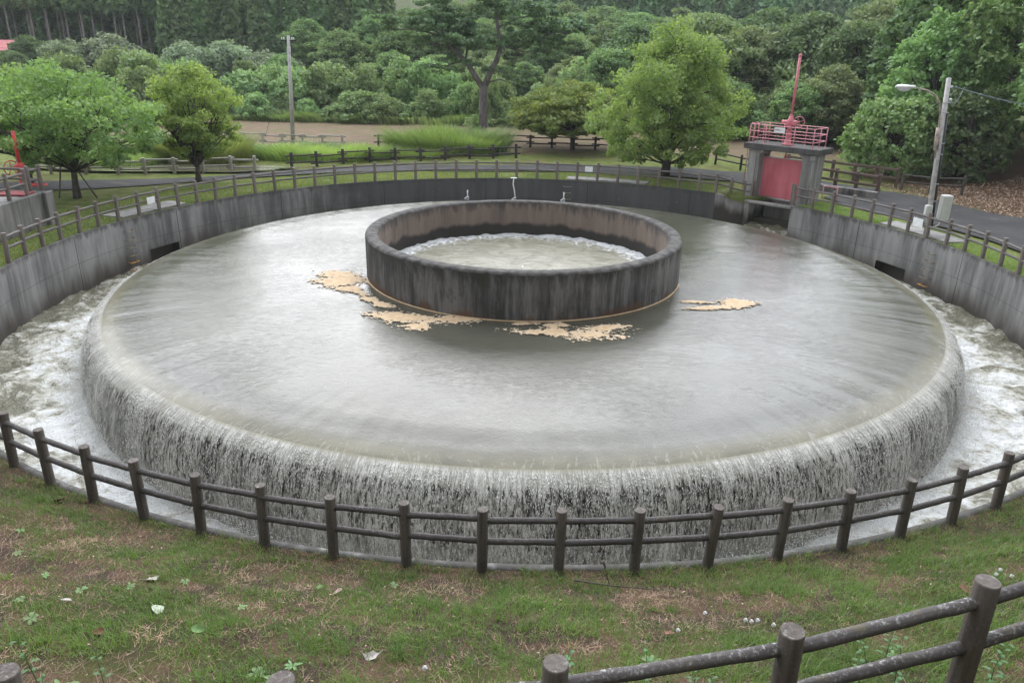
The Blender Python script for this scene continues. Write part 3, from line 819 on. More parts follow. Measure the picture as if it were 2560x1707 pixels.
# ------------------------------------------------------------------ paths, asphalt, slabs, pond
g = G('asphalt'); p = g.pos()
c = g.mix(g.rng(g.noise(p, .8, 4), .35, .65), (.03, .03, .031, 1), (.052, .051, .05, 1))
c = g.mix(g.rng(g.noise(p, 60, 2), .5, .75), c, (.12, .12, .115, 1))
c = g.mix(g.math('MULTIPLY', g.rng(g.noise(g.scale(p, (.5, 1.6, 1)), .9, 5, .7), .6, .68), .55), c, (.2, .17, .11, 1))
M_asph = g.fin(g.bsdf(c, .85, g.bump(g.noise(p, 90, 2), .5, .006), spec=.12))
def flat(name, pts, z, mat, **kw):
    mb = MB(); mb.add([(x, y, z) for x, y in pts], [tuple(range(len(pts)))]); return mb.build(name, mat, **kw)
def ribbon(name, near_, far_, mat, dz=.006, sub=8, **kw):
    t = np.linspace(0, len(near_) - 1, (len(near_) - 1) * sub + 1)
    A = np.stack([np.interp(t, range(len(near_)), [q[k] for q in near_]) for k in (0, 1)], -1)
    B = np.stack([np.interp(t, range(len(far_)), [q[k] for q in far_]) for k in (0, 1)], -1)
    A += ((fbm2(A[:, 0] * 1.3, A[:, 1] * 1.3, 71) - .5) * .35)[:, None]; B += ((fbm2(B[:, 0] * 1.3, B[:, 1] * 1.3, 73) - .5) * .35)[:, None]
    K = 7
    V = []
    for k in range(K):
        q = A * (1 - k / (K - 1)) + B * (k / (K - 1)); V.append(np.concatenate([q, (np.maximum(ground_h(q[:, 0], q[:, 1]), -.02) * 0 + .035 + dz)[:, None]], -1))
    V = np.stack(V, 1); n = len(t)
    i, j = np.meshgrid(np.arange(n - 1), np.arange(K - 1), indexing='ij')
    F = np.stack([i * K + j, (i + 1) * K + j, (i + 1) * K + j + 1, i * K + j + 1], -1).reshape(-1, 4)
    return place(name, mesh_np(name, V.reshape(-1, 3), F, mat), **kw)
near_e = [(-34, 6.3), (-27, 7.9), (-20.3, 10.3), (-18.1, 11.45), (-15.9, 13.0), (-12.6, 15.2), (-9.6, 16.8), (-5.6, 17.7), (-1.2, 18.2), (3.4, 18.6), (8.0, 17.9), (11.7, 16.2), (14.2, 14.3), (16.2, 12.2)]
far_e = [(-35, 9.1), (-28, 10.6), (-21.2, 12.7), (-18.9, 13.2), (-16.3, 14.1), (-13.0, 16.6), (-10.1, 18.6), (-5.9, 19.9), (-1.2, 20.5), (3.8, 21.3), (9.5, 20.9), (13.3, 19.3), (16.2, 17.2), (18.6, 14.8)]
ribbon('path', near_e, far_e, M_asph, kind='structure')
lot = [(14.6, 12.4), (15.0, 10.3), (15.5, 8.9), (16.6, 7.4), (17.3, 5.6), (17.85, 3.6), (18.0, 1.2), (18.2, -3), (34, -3), (34, 2.2), (26, 4.6), (22.4, 7.4), (20.9, 9.2), (20.3, 11.2), (19.6, 13.2), (18.4, 14.3), (17.2, 13.2)]
flat('asphalt_lot', lot, .05, M_asph, kind='structure')
M_lit = plain('drift', (.26, .19, .11), .95, .25, 9, bump=.5)
def slab(label, a0, a1, r0_, r1_, zt=.03, n=4):
    e = empty('slab_walk', circ((r0_ + r1_) / 2, (a0 + a1) / 2, 0), label=label, cat='paving')
    for k in range(n):
        b0 = a0 + (a1 - a0) * k / n + .03; b1 = a0 + (a1 - a0) * (k + 1) / n - .03
        mb = MB(); c0 = Vector(e.location)
        poly = [circ(r0_, b0), circ(r1_, b0), circ(r1_, b1), circ(r0_, b1)]
        mb.prism([(q[0] - c0.x, q[1] - c0.y) for q in poly], -.1, zt + random.random() * .008)
        mb.build('paving_slab', M_conc, e)
slab('pale concrete slabs beside the far left rim behind the fence', 151.8, 163.3, 16.3, 17.35)
slab('pale concrete slabs behind the fence on the far rim right of centre', 66.8, 81.5, 16.3, 17.2)
slab('pale concrete slabs by the right rim below the lamp post', 12.0, 24.3, 16.3, 17.3)
g = G('pond_water'); p = g.pos()
M_pond = g.fin(g.bsdf((.14, .135, .09), .12, g.bump(g.noise(p, 5, 3), .2, .03)))
flat('pond', [(-20.5 + 7.2 * math.cos(a) + .7 * math.sin(3 * a), 16.6 + 1.35 * math.sin(a) + .2 * math.cos(5 * a)) for a in np.linspace(0, 6.28, 60, endpoint=False)], .09, M_pond, kind='structure')
flat('stream', [(-13.9 + 1.7 * math.cos(a), 17.8 + .45 * math.sin(a)) for a in np.linspace(0, 6.28, 30, endpoint=False)], .08, M_pond, kind='structure')

# ------------------------------------------------------------------ ladders and level gauges
M_rung = plain('orange_rung', (.62, .3, .05), .5, .2, 9)
M_rungp = plain('faded_rung', (.22, .18, .12), .7, .2, 9)
def ladder(deg, zs, label, mats):
    e = empty('wall_ladder', circ(16, deg, zs[-1]), rad(deg), label=label, cat='ladder')
    for z, m in zip(zs, mats):
        mb = MB(); d = .17
        mb.tube([(0, -.2, 0), (-d, -.2, 0), (-d - .005, -.15, 0), (-d - .005, .15, 0), (-d, .2, 0), (0, .2, 0)], .016, 8)
        mb.build('rung', m, e, (0, 0, z - zs[-1]))
ladder(164.1, [-.42, -.75, -1.07, -1.38, -1.66, -1.96], 'orange rungs set in the left basin wall beside the dark opening', [M_rungp, M_rungp, M_rungp, M_rungp, M_rung, M_rung])
ladder(12.9, [-.45, -.77, -1.1, -1.4, -1.7, -2.0], 'orange rungs set in the right basin wall below the lamp post', [M_rungp, M_rungp, M_rungp, M_rungp, M_rung, M_rung])
ladder(81.2, [-.31, -.64, -.97, -1.3], 'tan rungs set in the far basin wall behind the ring', [M_rungp] * 4)
M_white = plain('white_paint', (.74, .75, .74), .5, .06, 5)
M_steel = plain('galvanised', (.42, .43, .43), .45, .12, 8, metal=.6)
def gauge(px_, h, label, tall=False):
    e = empty('level_gauge', (px_, 12.1, -.45), label=label, cat='gauge')
    mb = MB(); mb.box((0, 0, .1), (.14, .14, .18), bev=.02); mb.box((-.1, 0, .07), (.1, .1, .1), bev=.015); mb.build('clamp', M_steel, e)
    mb = MB()
    if tall:
        mb.tube([(.03, 0, .1), (-.02, 0, .5), (-.09, .0, h * .75), (-.06, 0, h)], [.035, .03, .028, .025], 8)
        mb.build('rod', M_white, e)
        mb = MB(); mb.box((-.06, 0, h + .015), (.3, .12, .035), bev=.01); mb.build('cross_plate', M_white, e)
    else:
        mb.tube([(0, 0, .15), (0, 0, h - .12)], .024, 8); mb.lathe([(.035, h - .12), (.035, h - .06), (.0, h)], n=8)
        mb.build('rod', M_white, e)
gauge(-2.6, .52, 'small white spike on the far lip of the pool, left of the tall rod')
gauge(-.32, 1.1, 'tall thin white rod with a flat crosspiece on the far lip of the pool', True)
gauge(2.05, .5, 'small white spike on the far lip of the pool, near the tan rungs')
# blank white plates on the rim fences
def plate(deg, label, w_=.4, h_=.27, z=.5):
    d = rad(deg); P = circ(16.05, deg, z)
    mb = MB(); mb.box((0, 0, 0), (.012, w_, h_), bev=.003)
    e = mb.build('notice_plate', M_white, None, P, d, label=label, cat='sign')
    mb = MB()
    for y in (-.15, .15):
        mb.tube([(.0, y, h_ / 2 - .02), (.07, y, h_ / 2 + .05)], .006, 6)
    mb.build('wire_tie', M_steel, e)
plate(158.8, 'blank white plate hung on the left rim fence')
plate(77.3, 'blank white plate hung on the far rim fence', z=.62)
plate(16.8, 'blank white plate hung on the right rim fence by the lamp post', w_=.5, h_=.33, z=.5)

# ------------------------------------------------------------------ pink gate tower
M_pink = plain('pink_paint', (.56, .17, .2), .5, .08, 4)
M_pinkr = plain('pink_rail_paint', (.66, .27, .31), .5, .08, 4)
g = G('gate_leaf_paint'); p = g.pos()
c = g.mix(g.rng(g.noise(g.scale(p, (1, 1, .15)), 2.5, 4), .35, .65), (.45, .085, .105, 1), (.56, .14, .165, 1))
c = g.mix(g.math('MULTIPLY', g.rng(g.noise(p, 1.5, 4), .45, .7), .3), c, (.55, .22, .24, 1))
M_leaf = g.fin(g.bsdf(c, .45))
tw = empty('sluice_gate_tower', (GC[0], GC[1], 0), rad(-45), label='concrete sluice tower with a pink gate leaf, pink railing and tall pink stem', cat='sluice gate')
# local frame: x along the leaf (TW), y outward (GW)
mb = MB()
for x0, x1 in ((-1.5, -1.1), (1.32, 1.72)):
    mb.box(((x0 + x1) / 2, 0.0, -.4), (x1 - x0, 1.15, 5.3), bev=.015)
for x0, x1, y in ((-1.1, -.95, -.3), (1.17, 1.32, -.3), (-1.1, -.95, .3), (1.17, 1.32, .3)):
    mb.box(((x0 + x1) / 2, y + (.08 if y > 0 else -.0), -.41), (x1 - x0 + .004, .42 if y < 0 else .3, 5.28), bev=.01)
for sx, x in ((1, -1.1), (-1, 1.32)):      # haunches under the deck
    mb.add([(x, -.55, 2.24), (x + sx * .38, -.55, 2.24), (x, -.55, 1.9), (x, .55, 2.24), (x + sx * .38, .55, 2.24), (x, .55, 1.9)], [(0, 1, 2), (5, 4, 3), (0, 3, 4, 1), (1, 4, 5, 2), (2, 5, 3, 0)])
mb.build('columns', M_gcon, tw)
mb = MB(); mb.box((.12, 0, 2.37), (3.7, 1.5, .26), bev=.02); mb.build('deck', M_dcon, tw)
mb = MB(); mb.box((.11, .02, -1.15), (2.1, .5, .25), bev=.02); mb.box((.11, .45, .25), (2.1, .1, 1.4)); mb.build('sill_beam', M_gcon, tw)
lf = empty('gate_leaf', (0, 0, 0)); lf.parent = tw
mb = MB(); mb.box((.12, -.1, .94), (2.14, .03, 1.84), bev=.006); mb.build('leaf_plate', M_leaf, lf)
mb = MB()
for x in (-.93, 1.17): mb.box((x, -.08, .92), (.05, .09, 1.9), bev=.004)
mb.box((.12, -.08, -.02), (2.2, .1, .07), bev=.004); mb.box((.12, -.07, 1.885), (2.18, .06, .04), bev=.004)
mb.build('leaf_frame', M_steel, lf)
mb = MB(); mb.box((.12, -.07, 1.95), (.12, .08, .12), bev=.02); mb.lathe([(.05, 0), (.05, .06), (.02, .09)], (.12, -.07, 2.0), 10); mb.build('lifting_lug', M_leaf, lf)
mb = MB(); mb.tube([(.12, -.07, 2.05), (.12, -.07, 2.6)], .022, 8); mb.build('lifting_rod', M_dark, lf)
hs = empty('hoist', (.08, 0, 2.5)); hs.parent = tw
mb = MB(); mb.lathe([(.0, 0), (.24, 0), (.24, .04), (.15, .09), (.12, .35), (.1, .8), (.16, .86), (.16, .9)], n=18); mb.box((.14, 0, 1.0), (.36, .24, .22), bev=.04); mb.lathe([(.14, .9), (.17, .98), (.17, 1.12), (.1, 1.2), (.1, 1.28), (.0, 1.28)], n=16); mb.lathe([(.06, -.3), (.08, -.28), (.08, .06)], (-.12, 0, 1.02), 12, Matrix.Rotation(rad(90), 3, 'Y'))
mb.build('pedestal', M_pink, hs)
mb = MB(); mb.tube([(0, 0, 1.2), (0, 0, 3.92)], .06, 14); mb.lathe([(.075, 1.25), (.075, 1.35), (.06, 1.38)], n=14); mb.lathe([(.062, 3.86), (.08, 3.88), (.07, 3.94), (.02, 3.99), (.0, 4.02)], n=14); mb.build('stem_cover', M_pink, hs)
def wheel(mb, c, r, axis_R, spokes=4, t=.018):
    P = [axis_R @ Vector((r * math.cos(a), r * math.sin(a), 0)) + Vector(c) for a in np.linspace(0, 2 * math.pi, 25)]
    mb.tube(P, t, 8, cap=False)
    for k in range(spokes):
        a = k * 2 * math.pi / spokes + .4
        mb.tube([Vector(c), axis_R @ Vector((r * math.cos(a), r * math.sin(a), 0)) + Vector(c)], t * .7, 6)
    mb.lathe([(.0, -.05), (.04, -.05), (.04, .05), (.0, .05)], c, 10, axis_R)
mb = MB(); wheel(mb, (.33, .16, 1.05), .24, Matrix.Rotation(rad(90), 3, 'X') @ Matrix.Rotation(rad(25), 3, 'Y')); mb.build('hand_wheel', M_pinkr, hs)
rl = empty('railing', (0, 0, 2.5)); rl.parent = tw
xs = (-1.58, .12, 1.82); ys = (-.66, .66)
corners = [(-1.58, -.66), (-.72, -.66), (.68, -.66), (1.52, -.66), (1.82 - .06, -.66 + .1), (1.76, 0), (1.76, .66), (.9, .66), (.0, .66), (-.9, .66), (-1.58, .66), (-1.58, .15)]
for x, y in [(-1.52, -.66), (-.72, -.66), (.68, -.66), (1.6, -.66), (1.6, .0), (1.6, .66), (.62, .66), (-.5, .66), (-1.52, .66), (-1.52, .1), (-1.25, .66)]:
    mb = MB(); mb.tube([(x, y, 0), (x, y, .86)], .022, 8); mb.lathe([(.05, 0), (.05, .012), (.022, .014)], (x, y, 0), 8); mb.build('baluster', M_pinkr, rl)
for z in (.86, .56, .27):
    mb = MB(); mb.tube([(-1.52, .1, z), (-1.52, .66, z), (1.6, .66, z), (1.6, -.66, z), (-1.52, -.66, z)], .02, 8); mb.build('rail', M_pinkr, rl)
mb = MB(); mb.tube([(-1.75, -.25, -2.4), (-1.75, -.25, .75), (-1.7, -.25, .86), (-1.6, -.25, .87), (-1.52, -.25, .8), (-1.5, -.25, 0)], .02, 8); mb.tube([(-1.75, .1, -2.4), (-1.75, .1, .75), (-1.7, .1, .86), (-1.6, .1, .87), (-1.52, .1, .8), (-1.5, .1, 0)], .02, 8)
for k in range(9): mb.tube([(-1.75, -.25, -2.2 + .3 * k), (-1.75, .1, -2.2 + .3 * k)], .014, 6)
mb.build('ladder', M_pinkr, rl)
# name plate with writing
npl = MB().box((0, 0, 0), (.52, .015, .24), bev=.003).build('name_plate', M_white, tw, (-.05, -.7, 3.19))
fc = bpy.data.curves.new('plate_text', 'FONT'); fc.body = '分水制水ゲート'; fc.size = .07; fc.align_x = 'CENTER'; fc.align_y = 'CENTER'; fc.extrude = .002
fo = bpy.data.objects.new('lettering', fc); col.objects.link(fo)
dg = bpy.context.evaluated_depsgraph_get(); dg.update()
tm = bpy.data.meshes.new_from_object(fo.evaluated_get(dg)); bpy.data.objects.remove(fo); tm.name = 'lettering'
M_ink = plain('grey_ink', (.08, .08, .09), .6)
tm.materials.clear(); tm.materials.append(M_ink)
place('lettering', tm, npl, (0, -.01, 0), (rad(90), 0, 0))
mb = MB(); mb.box((1.72, -.62, 2.12), (.24, .14, .24), bev=.02); mb.tube([(1.74, -.62, 2.1), (1.72, -.62, -.1)], .035, 10); mb.build('cable_box', M_conc, tw)
# small pink hoop rail right of the tower
mb = MB()
hx = Vector((14.45, 12.0, 0))
for dx, dy in ((0, 0), (.5, -.45)):
    mb.tube([hx + Vector((dx, dy, -.1)), hx + Vector((dx, dy, .62))], .025, 8)
for z in (.62, .3): mb.tube([hx + Vector((0, 0, z)), hx + Vector((.5, -.45, z - .02))], .022, 8)
mb.build('hand_rail', M_pinkr, label='small pink handrail standing right of the sluice tower', cat='handrail')
mb = MB(); mb.box((15.9, 13.4, .1), (3.6, .22, .5), rz=rad(-47), bev=.02); mb.build('bridge_kerb', M_scon, label='low stained concrete kerb under the near bridge railing', cat='kerb')
mb = MB()
b0 = Vector((19.3, 19.6, 0))
for dx in (0, 1.3): mb.tube([b0 + Vector((dx, -dx * .25, 0)), b0 + Vector((dx, -dx * .25, .5))], .03, 8)
mb.tube([b0 + Vector((0, 0, .5)), b0 + Vector((1.3, -.32, .5))], .03, 8)
mb.build('white_barrier', M_white, label='small white pipe barrier behind the bridge railing', cat='barrier')

# ------------------------------------------------------------------ red hand-wheel gate on the left
blk = empty('outlet_block', (-18.6, 1.2, 0), label='stained concrete block with log railing at the left edge', cat='concrete structure')
mb = MB(); mb.box((-1.0, -.2, .3), (3.6, 5.5, 1.8), bev=.03); mb.box((.87, 2.4, .45), (.16, .5, 1.5), bev=.02)
mb.build('block', M_scon, blk)
pme = PM[('post_wood', 'rail_wood', .95, .075, .045, False)]
bp_ = [(-17.95 + 18.6, -.75 - 1.2), (.65, .55 - 1.2), (.65, 1.72 - 1.2), (.65, 2.75 - 1.2), (.42, 3.35 - 1.2), (.6, 3.75 - 1.2)]
for k, (x, y) in enumerate(bp_):
    place('post', pme[0], blk, (x, y, 1.2), (0, 0, k))
for (x0, y0), (x1, y1) in list(zip(bp_[:3], bp_[1:4])) + [(bp_[4], bp_[5]), (bp_[5], (-2.5, 2.6))]:
    for h in (.78, .42):
        d = Vector((x1 - x0, y1 - y0, 0)); place('rail', pme[1][0], blk, (x0, y0, 1.2 + h), d.to_track_quat('X', 'Z').to_euler(), (d.length, 1, 1))
M_red = plain('red_paint', (.5, .045, .04), .4, .12, 5)
M_redd = plain('dark_red_paint', (.22, .03, .03), .6, .2, 5)
rg = empty('hand_wheel_gate', (-19.38, 4.9, 1.2), label='bright red hand-wheel pedestal with a tall red stem on the left block', cat='sluice valve')
mb = MB(); mb.lathe([(.0, 0), (.17, 0), (.16, .05), (.14, .1), (.12, .5), (.15, .54), (.15, .6), (.17, .62), (.17, .76), (.08, .84), (.0, .84)], n=16); mb.lathe([(.06, -.22), (.09, -.2), (.09, .05)], (0, 0, .66), 12, Matrix.Rotation(rad(90), 3, 'Y')); mb.build('pedestal', M_red, rg)
mb = MB(); mb.tube([(.0, 0, .7), (.0, 0, 2.0)], .065, 12); mb.build('stem_cover', M_red, rg)
mb = MB(); wheel(mb, (-.32, -.05, .62), .28, Matrix.Rotation(rad(60), 3, 'Z') @ Matrix.Rotation(rad(90), 3, 'X'), 5, .02); mb.build('hand_wheel', M_red, rg)
mb = MB(); mb.box((-18.5, 2.85, 1.24), (1.15, .7, .06), bev=.01); mb.build('cover_plate', M_redd, label='dark red steel cover plate lying on the left concrete block', cat='cover')
mb = MB(); P = [(-18.45 + .3 * math.cos(a), 4.35 + .2 * math.sin(a), 1.3) for a in np.linspace(0, 6.283, 20)]; mb.tube(P, .03, 6, cap=False); mb.build('hoop', M_red, label='small red hoop lying behind the log railing of the left block', cat='hoop')

# ------------------------------------------------------------------ lamp post
M_pole = plain('pole_concrete', (.4, .39, .37), .7, .12, 5, bump=.2)
M_black = plain('black_sleeve', (.022, .022, .024), .4)
M_box = plain('cream_box', (.5, .51, .47), .45, .05, 3)
M_rust = plain('rusty_arm', (.34, .27, .23), .6, .3, 6)
lp = empty('street_lamp', (15.85, 4.7, 0), label='concrete lamp post with a white curved-arm lamp and cream boxes', cat='street lamp')
top = Vector((-.46, 0, 5.8))
mb = MB(); mb.tube([(0, 0, -.2), top], [.115, .08], 16); mb.build('pole', M_pole, lp)
def on(z): return top * (z / 5.8)
mb = MB(); mb.tube([on(.35) + Vector((.09, -.07, 0)), on(4.6) + Vector((.08, -.05, 0))], .055, 12); mb.build('cable_sleeve', M_black, lp)
mb = MB()
for z in (1.35, 2.0, 3.1, 3.5, 4.6, 4.95): 
    mb.lathe([(.125, -.02), (.13, 0), (.125, .02)], on(z) + Vector((.03, -.02, 0)), 14)
mb.build('strap', M_steel, lp)
mb = MB(); mb.tube([on(2.95) + Vector((-.12, 0, 0)), on(3.9) + Vector((-.12, 0, 0)), on(4.55) + Vector((-.13, 0, 0)), on(4.95) + Vector((-.22, 0, 0)), (-.82, 0, 5.2), (-1.15, 0, 5.36), (-1.6, 0, 5.44)], .03, 10); mb.build('arm', M_rust, lp)
mb = MB(); mb.tube([on(3.25) + Vector((-.13, -.02, 0)), on(4.05) + Vector((-.13, -.02, 0))], .085, 12); mb.build('ballast_tube', M_rust, lp)
hd = empty('lamp_head', (-1.6, 0, 5.45)); hd.parent = lp
mb = MB()
for i in range(1):
    n = 16; vs = []; fs = []
    secs = [(0, .03, .03), (-.12, .06, .05), (-.3, .12, .07), (-.5, .15, .085), (-.65, .12, .07), (-.74, .04, .03)]
    for x, wy, wz in secs:
        for k in range(n):
            a = 2 * math.pi * k / n; zz = math.sin(a) * wz
            vs.append((x, math.cos(a) * wy, max(zz, -.035) + .02))
    for i2_ in range(len(secs) - 1):
        for k in range(n): j = (k + 1) % n; fs.append((i2_ * n + k, i2_ * n + j, (i2_ + 1) * n + j, (i2_ + 1) * n + k))
    fs.append(tuple(range(n))); fs.append(tuple(range(len(vs) - 1, len(vs) - n - 1, -1)))
    mb.add(vs, fs, True)
mb.build('housing', M_white, hd)
M_glass = plain('frosted_glass', (.62, .64, .64), .15, .03, 3)
mb = MB()
vs = []; fs = []; n = 16
for q, s_ in ((0, 1), (.35, .93), (.7, .7), (.92, .38), (1, .04)):
    for k in range(n):
        a = 2 * math.pi * k / n; vs.append((-.42 + math.cos(a) * .27 * s_, math.sin(a) * .13 * s_, -.015 - .14 * q))
for i2_ in range(4):
    for k in range(n): j = (k + 1) % n; fs.append((i2_ * n + k, (i2_ + 1) * n + k, (i2_ + 1) * n + j, i2_ * n + j))
mb.add(vs, fs, True); mb.build('glass_bowl', M_glass, hd)
mb = MB(); mb.box((.42, -.06, 1.1), (.36, .3, .95), bev=.02); mb.box((.42, -.225, 1.1), (.32, .02, .9), bev=.006); mb.tube([(.4, -.06, .65), (.33, -.06, .4), (.12, 0, .3)], .025, 8); mb.build('switch_box', M_box, lp)
mb = MB(); mb.box((-.22, -.12, .98), (.25, .18, .42), bev=.02); mb.tube([(-.2, -.1, .8), (-.17, -.08, -.05)], .02, 8); mb.tube([(-.26, -.1, .8), (-.24, -.08, .5), (-.1, -.02, .4)], .015, 8); mb.build('meter_box', M_box, lp)
mb = MB(); mb.lathe([(.0, -.05), (.05, -.04), (.05, .04), (.0, .06)], on(5.05) + Vector((.17, 0, 0)), 8); mb.lathe([(.0, -.04), (.04, -.03), (.04, .03), (.0, .04)], on(5.5) + Vector((.14, 0, 0)), 8); mb.build('insulator', M_white, lp)
def wire(pts, r, mat, label, name='wire', sag=.0):
    mb = MB(); mb.tube(pts, r, 5); return mb.build(name, mat, label=label, cat='wire')
M_wire = plain('cable', (.16, .19, .24), .5)
base = Vector((15.85, 4.7, 0))
A = base + on(5.5) + Vector((.14, 0, .03)); 
wire([A.lerp(Vector((30, 9.5, 4.6)), t) + Vector((0, 0, -.6 * 4 * t * (1 - t))) for t in np.linspace(0, 1, 16)], .016, M_wire, 'blue-grey cable running from the lamp post towards the right edge')
A = base + on(5.1) + Vector((.1, 0, .03))
wire([A.lerp(Vector((24, 19, 5.0)), t) + Vector((0, 0, -.5 * 4 * t * (1 - t))) for t in np.linspace(0, 1, 16)], .01, M_wire, 'thin wire running from the lamp post into the vine-covered trees')
wire([base + on(5.5) + Vector((.14, 0, 0)), base + on(5.3) + Vector((.4, 0, -.25)), base + on(5.0) + Vector((.3, 0, -.2)), base + on(5.05) + Vector((.17, 0, 0))], .009, M_wire, 'looped wire drooping beside the insulators of the lamp post')

# ------------------------------------------------------------------ utility pole on the left
up = empty('utility_pole', (-15.24, 27.4, 0), label='slim pale concrete utility pole behind the reeds', cat='utility pole')
mb = MB(); mb.tube([(0, 0, -.3), (.28, 0, 6.85)], [.15, .09], 14); mb.build('pole', M_pole, up)
mb = MB(); mb.box((.28, 0, 6.55), (1.0, .07, .07), bev=.01); mb.box((.28, .1, 6.45), (.5, .06, .06), bev=.01); mb.build('crossarm', M_dark, up)
for x in (-.02, -.15, .6, .48):
    mb = MB(); mb.lathe([(.03, 0), (.055, .03), (.04, .07), (.055, .1), (.03, .14), (0, .15)], (x, 0, 6.59), 10); mb.build('insulator', M_white, up)
wire([(-15.0, 27.4, 6.3), (-17.6, 28.8, 0.1)], .012, M_wire, 'thin guy wire slanting down left of the utility pole', 'guy_wire')
wire([Vector((-14.96, 27.4, 6.6)).lerp(Vector((30, 26, 6.4)), t) + Vector((0, 0, -1.9 * 4 * t * (1 - t))) for t in np.linspace(0, 1, 30)], .011, M_dark, 'thin dark power line sagging across behind the gate tower')
wire([Vector((-14.96, 27.4, 6.6)).lerp(Vector((-60, 34, 7.2)), t) + Vector((0, 0, -1.2 * 4 * t * (1 - t))) for t in np.linspace(0, 1, 30)], .011, M_dark, 'thin dark power line running left from the utility pole')

# cones
M_cone = plain('orange_cone', (.75, .1, .04), .5, .05, 4)
def cone(x, y, label, s=1.0):
    e = empty('traffic_cone', (x, y, float(ground_h(x, y))), label=label, cat='traffic cone')
    mb = MB(); mb.lathe([(.17 * s, .03), (.03 * s, .68 * s), (.0, .69 * s)], n=14); mb.build('cone_body', M_cone, e)
    mb = MB(); mb.box((0, 0, .015), (.38 * s, .38 * s, .03), bev=.01); mb.build('cone_base', M_cone, e)
cone(-24.3, 25.1, 'orange traffic cone under the log fence left of the reeds', 1.2)
cone(-11.35, 26.3, 'small orange traffic cone right of the utility pole', .7)

# shed far left
M_roof = plain('pink_roof', (.6, .2, .2), .5, .08, 2)
M_shed = plain('shed_wall', (.55, .57, .58), .7, .08, 2)
sh = empty('shed', (-68.5, 80, 2.3), label='small far shed with a pink roof at the left edge under the cedars', cat='shed')
mb = MB(); mb.box((0, 0, 1.2), (7.4, 5, 2.4)); mb.build('wall', M_shed, sh)
mb = MB(); mb.add([(-4.0, -2.9, 2.3), (4.0, -2.9, 2.3), (4.0, 0, 3.5), (-4.0, 0, 3.5), (-4.0, 2.9, 2.3), (4.0, 2.9, 2.3), (-4.0, -2.9, 2.2), (4.0, -2.9, 2.2)], [(0, 1, 2, 3), (3, 2, 5, 4), (6, 7, 1, 0)]); mb.build('roof', M_roof, sh)
for x in (-2.2, .2, 2.4):
    mb = MB(); mb.box((x, -2.52, 1.4), (1.1, .06, .8), bev=.01); mb.build('window', M_black, sh)

# ------------------------------------------------------------------ trees
LB = 1.95; DS = .1
def leafmat(name, a, b, trans=.35, c3=None):
    la, lb = sum(a) / 3, sum(b) / 3
    a = tuple((v * (1 - DS) + la * DS) * LB for v in a); b = tuple((v * (1 - DS) + lb * DS) * LB for v in b)
    g = G(name); t = g.attr('tint')
    c = g.mix(t, (*a, 1), (*b, 1))
    if c3: c = g.mix(g.rng(g.noise(g.pos(), .5, 3), .5, .7), c, (*c3, 1))
    ri = g.n('ShaderNodeObjectInfo').outputs['Random']
    hs_ = g.n('ShaderNodeHueSaturation'); g.set(hs_.inputs['Hue'], g.rng(ri, 0, 1, .482, .518)); g.set(hs_.inputs['Value'], g.rng(ri, 0, 1, .82, 1.2)); g.set(hs_.inputs['Color'], c)
    c = hs_.outputs[0]
    d = g.n('ShaderNodeBsdfDiffuse'); g.set(d.inputs[0], c)
    tr = g.n('ShaderNodeBsdfTranslucent')
    g.set(tr.inputs[0], g.mix(.5, c, g.scale(c, (1.5, 1.6, .7))))
    m = g.n('ShaderNodeMixShader'); m.inputs[0].default_value = trans
    g.t.links.new(d.outputs[0], m.inputs[1]); g.t.links.new(tr.outputs[0], m.inputs[2])
    gl = g.n('ShaderNodeBsdfGlossy'); gl.inputs['Roughness'].default_value = .45; gl.inputs[0].default_value = (.8, .85, .9, 1)
    m2 = g.n('ShaderNodeMixShader'); m2.inputs[0].default_value = .035
    g.t.links.new(m.outputs[0], m2.inputs[1]); g.t.links.new(gl.outputs[0], m2.inputs[2])
    return g.fin(m2.outputs[0])
def bark(name, a, b):
    g = G(name); p = g.pos()
    f = g.noise(g.scale(p, (1, 1, .3)), 7, 5, .65)
    c = g.mix(g.rng(f, .35, .65), (*a, 1), (*b, 1))
    return g.fin(g.bsdf(c, .9, g.bump(f, .8, .04), spec=.2))
M_bark = bark('bark_dark', (.045, .038, .032), (.12, .105, .09))
M_barkg = bark('bark_grey', (.11, .1, .095), (.22, .2, .19))
M_barkp = bark('bark_pale', (.22, .2, .18), (.42, .39, .36))
LM = {
    'cherry': leafmat('leaves_cherry', (.06, .11, .03), (.15, .21, .055), .45),
    'cherry2': leafmat('leaves_cherry_bright', (.085, .155, .032), (.2, .28, .06), .52),
    'maple': leafmat('leaves_maple', (.075, .14, .03), (.18, .25, .06), .48),
    'olive': leafmat('leaves_olive', (.065, .1, .02), (.16, .18, .04), .4),
    'big': leafmat('leaves_broad_dark', (.04, .085, .035), (.1, .17, .07), .3),
    'wood': leafmat('leaves_wood', (.058, .11, .036), (.155, .215, .07), .32),
    'dark': leafmat('leaves_dark', (.038, .075, .026), (.1, .15, .05), .28),
    'olivew': leafmat('leaves_olive_wood', (.07, .11, .04), (.17, .2, .08), .3),
    'willow': leafmat('leaves_willow', (.08, .115, .065), (.2, .24, .14), .25),
    'cedar': leafmat('needles_cedar', (.055, .1, .036), (.13, .19, .065), .25),
    'conifer': leafmat('needles_conifer', (.07, .13, .06), (.14, .22, .1), .2),
    'vine': leafmat('leaves_vine', (.06, .115, .028), (.17, .235, .085), .33),
    'bush': leafmat('leaves_bush', (.07, .125, .042), (.185, .245, .095), .32),
}
